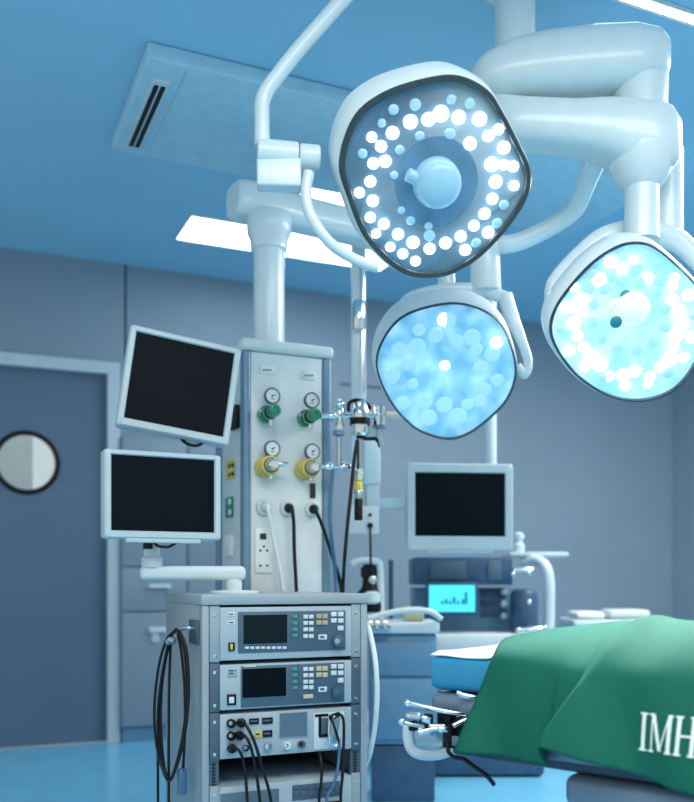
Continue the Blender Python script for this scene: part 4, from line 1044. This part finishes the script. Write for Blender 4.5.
# embroidered letters: serif strokes laid on the cloth
def px_to_s(px, k=-.03):
    r = (px-CX)/F; return (r*(2.6+wx_[1]*k)-(.318+wx_[0]*k))/(ax_[0]-r*ax_[1])
def cloth_pt(s_, z, lift):
    zh, zs = zhem(s_), zsh(s_); h = (z-zh)/(zs-zh)
    k = kside(s_, h); return bd(s_, k-lift, z)
def stroke(mb, s0, z0, s1, z1, w0, n=10, serif=False):
    """quad strip from (s0,z0) to (s1,z1) with horizontal width w0, bent over the cloth"""
    A, B_ = [], []
    for i in range(n+1):
        f = i/n; a = s0+(s1-s0)*f; z = z0+(z1-z0)*f
        A.append((a-w0/2, z)); B_.append((a+w0/2, z))
    rings = [[cloth_pt(*a, .003), cloth_pt(*b, .003), cloth_pt(*b, .0052), cloth_pt(*a, .0052)] for a, b in zip(A, B_)]
    mb.rings(rings)
def hbar(mb, s0, s1, z, th, n=6):
    rings = []
    for i in range(n+1):
        a = s0+(s1-s0)*i/n
        rings.append([cloth_pt(a, z-th/2, .003), cloth_pt(a, z+th/2, .003), cloth_pt(a, z+th/2, .0055), cloth_pt(a, z-th/2, .0055)])
    mb.rings(rings)
def zat(px, py):
    s_ = px_to_s(px); Y = 2.6+ax_[1]*s_-wx_[1]*.03; return CZ-(py-HY)/F*Y
zt_, zb_ = zat(655, 714.5), zat(655, 750)
kpx = (px_to_s(660)-px_to_s(640))/20
def S(px): return px_to_s(px)
lb = MB(); thk, thn = 3.6*kpx, 1.3*kpx; sh = .0045
stroke(lb, S(644.7), zb_, S(644.7), zt_, thk)
for z in (zb_, zt_): hbar(lb, S(641), S(648.5), z, sh)
# M
stroke(lb, S(653.6), zb_, S(653.6), zt_, thn); stroke(lb, S(671.2), zb_, S(671.2), zt_, thk)
stroke(lb, S(654.6), zt_, S(662.4), zb_+.002, thk*.9); stroke(lb, S(662.4), zb_+.002, S(670.4), zt_, thn)
hbar(lb, S(650.6), S(656.2), zb_, sh); hbar(lb, S(668), S(674.4), zb_, sh); hbar(lb, S(650.6), S(655.6), zt_, sh); hbar(lb, S(669.6), S(674.4), zt_, sh)
# H
stroke(lb, S(680.6), zb_, S(680.6), zt_, thk); stroke(lb, S(695), zb_, S(695), zt_, thk)
hbar(lb, S(680.6), S(695), (zb_+zt_)/2, sh)
for cx in (680.6, 695):
    for z in (zb_, zt_): hbar(lb, S(cx-3.6), S(cx+3.6), z, sh)
lt = lb.build('lettering', M_letter, dr_, 0)
lt['label'] = 'white serif letters IMH'

# ------------------------------------------------------------------ camera, light, world
cam = bpy.data.cameras.new('camera'); co = bpy.data.objects.new('camera', cam); COL.objects.link(co)
co.location = (0, 0, CZ); co.rotation_euler = (math.radians(90), 0, -TH)
cam.sensor_fit = 'VERTICAL'; cam.sensor_height = 36; cam.sensor_width = 36*694/802
cam.lens = F/802*36
cam.shift_y = (HY-401)/802
cam.clip_start = .05
cam.dof.use_dof = True; cam.dof.focus_distance = 2.96; cam.dof.aperture_fstop = 1.45
SC.camera = co
w = bpy.data.worlds.new('world'); SC.world = w; w.use_nodes = True
bg = w.node_tree.nodes['Background']; bg.inputs['Color'].default_value = (.83, .885, .81, 1); bg.inputs['Strength'].default_value = .62
def area(name, loc, rot, sx, sy, en_, col):
    l = bpy.data.lights.new(name, 'AREA'); l.shape = 'RECTANGLE'; l.size = sx; l.size_y = sy; l.energy = en_; l.color = col
    o = bpy.data.objects.new(name, l); COL.objects.link(o); o.location = loc; o.rotation_euler = rot; return o
area('overhead_fill_behind', (.9, .6, ZC-.03), (0, 0, 0), 2.6, 1.6, 80, (1, .93, .80))  # added overhead fill without a fixture, for light from above
area('wall_fill_right', (3.9, 2.9, ZC-.03), (0, 0, 0), 1.8, 1.8, 105, (1, .93, .80))  # added fill without a fixture, brightens the right wall
for nm, Mx, e_, k_ in (('surgical_beam', M3, 130, .42), ('surgical_beam', M2, 60, .40)):
    l = bpy.data.lights.new(nm, 'SPOT'); l.energy = e_; l.spot_size = 1.0; l.spot_blend = .6; l.shadow_soft_size = .2; l.color = (.95, .98, .92)
    o = bpy.data.objects.new(nm, l); COL.objects.link(o)
    p0 = Mx @ Vector((0, 0, .06)); o.location = p0
    o.rotation_euler = (bd(.5, .25, .9)-p0).to_track_quat('-Z', 'Y').to_euler()
vs = SC.view_settings
vs.view_transform = 'Standard'; vs.look = 'None'; vs.exposure = .4; vs.gamma = 1; vs.use_curve_mapping = False
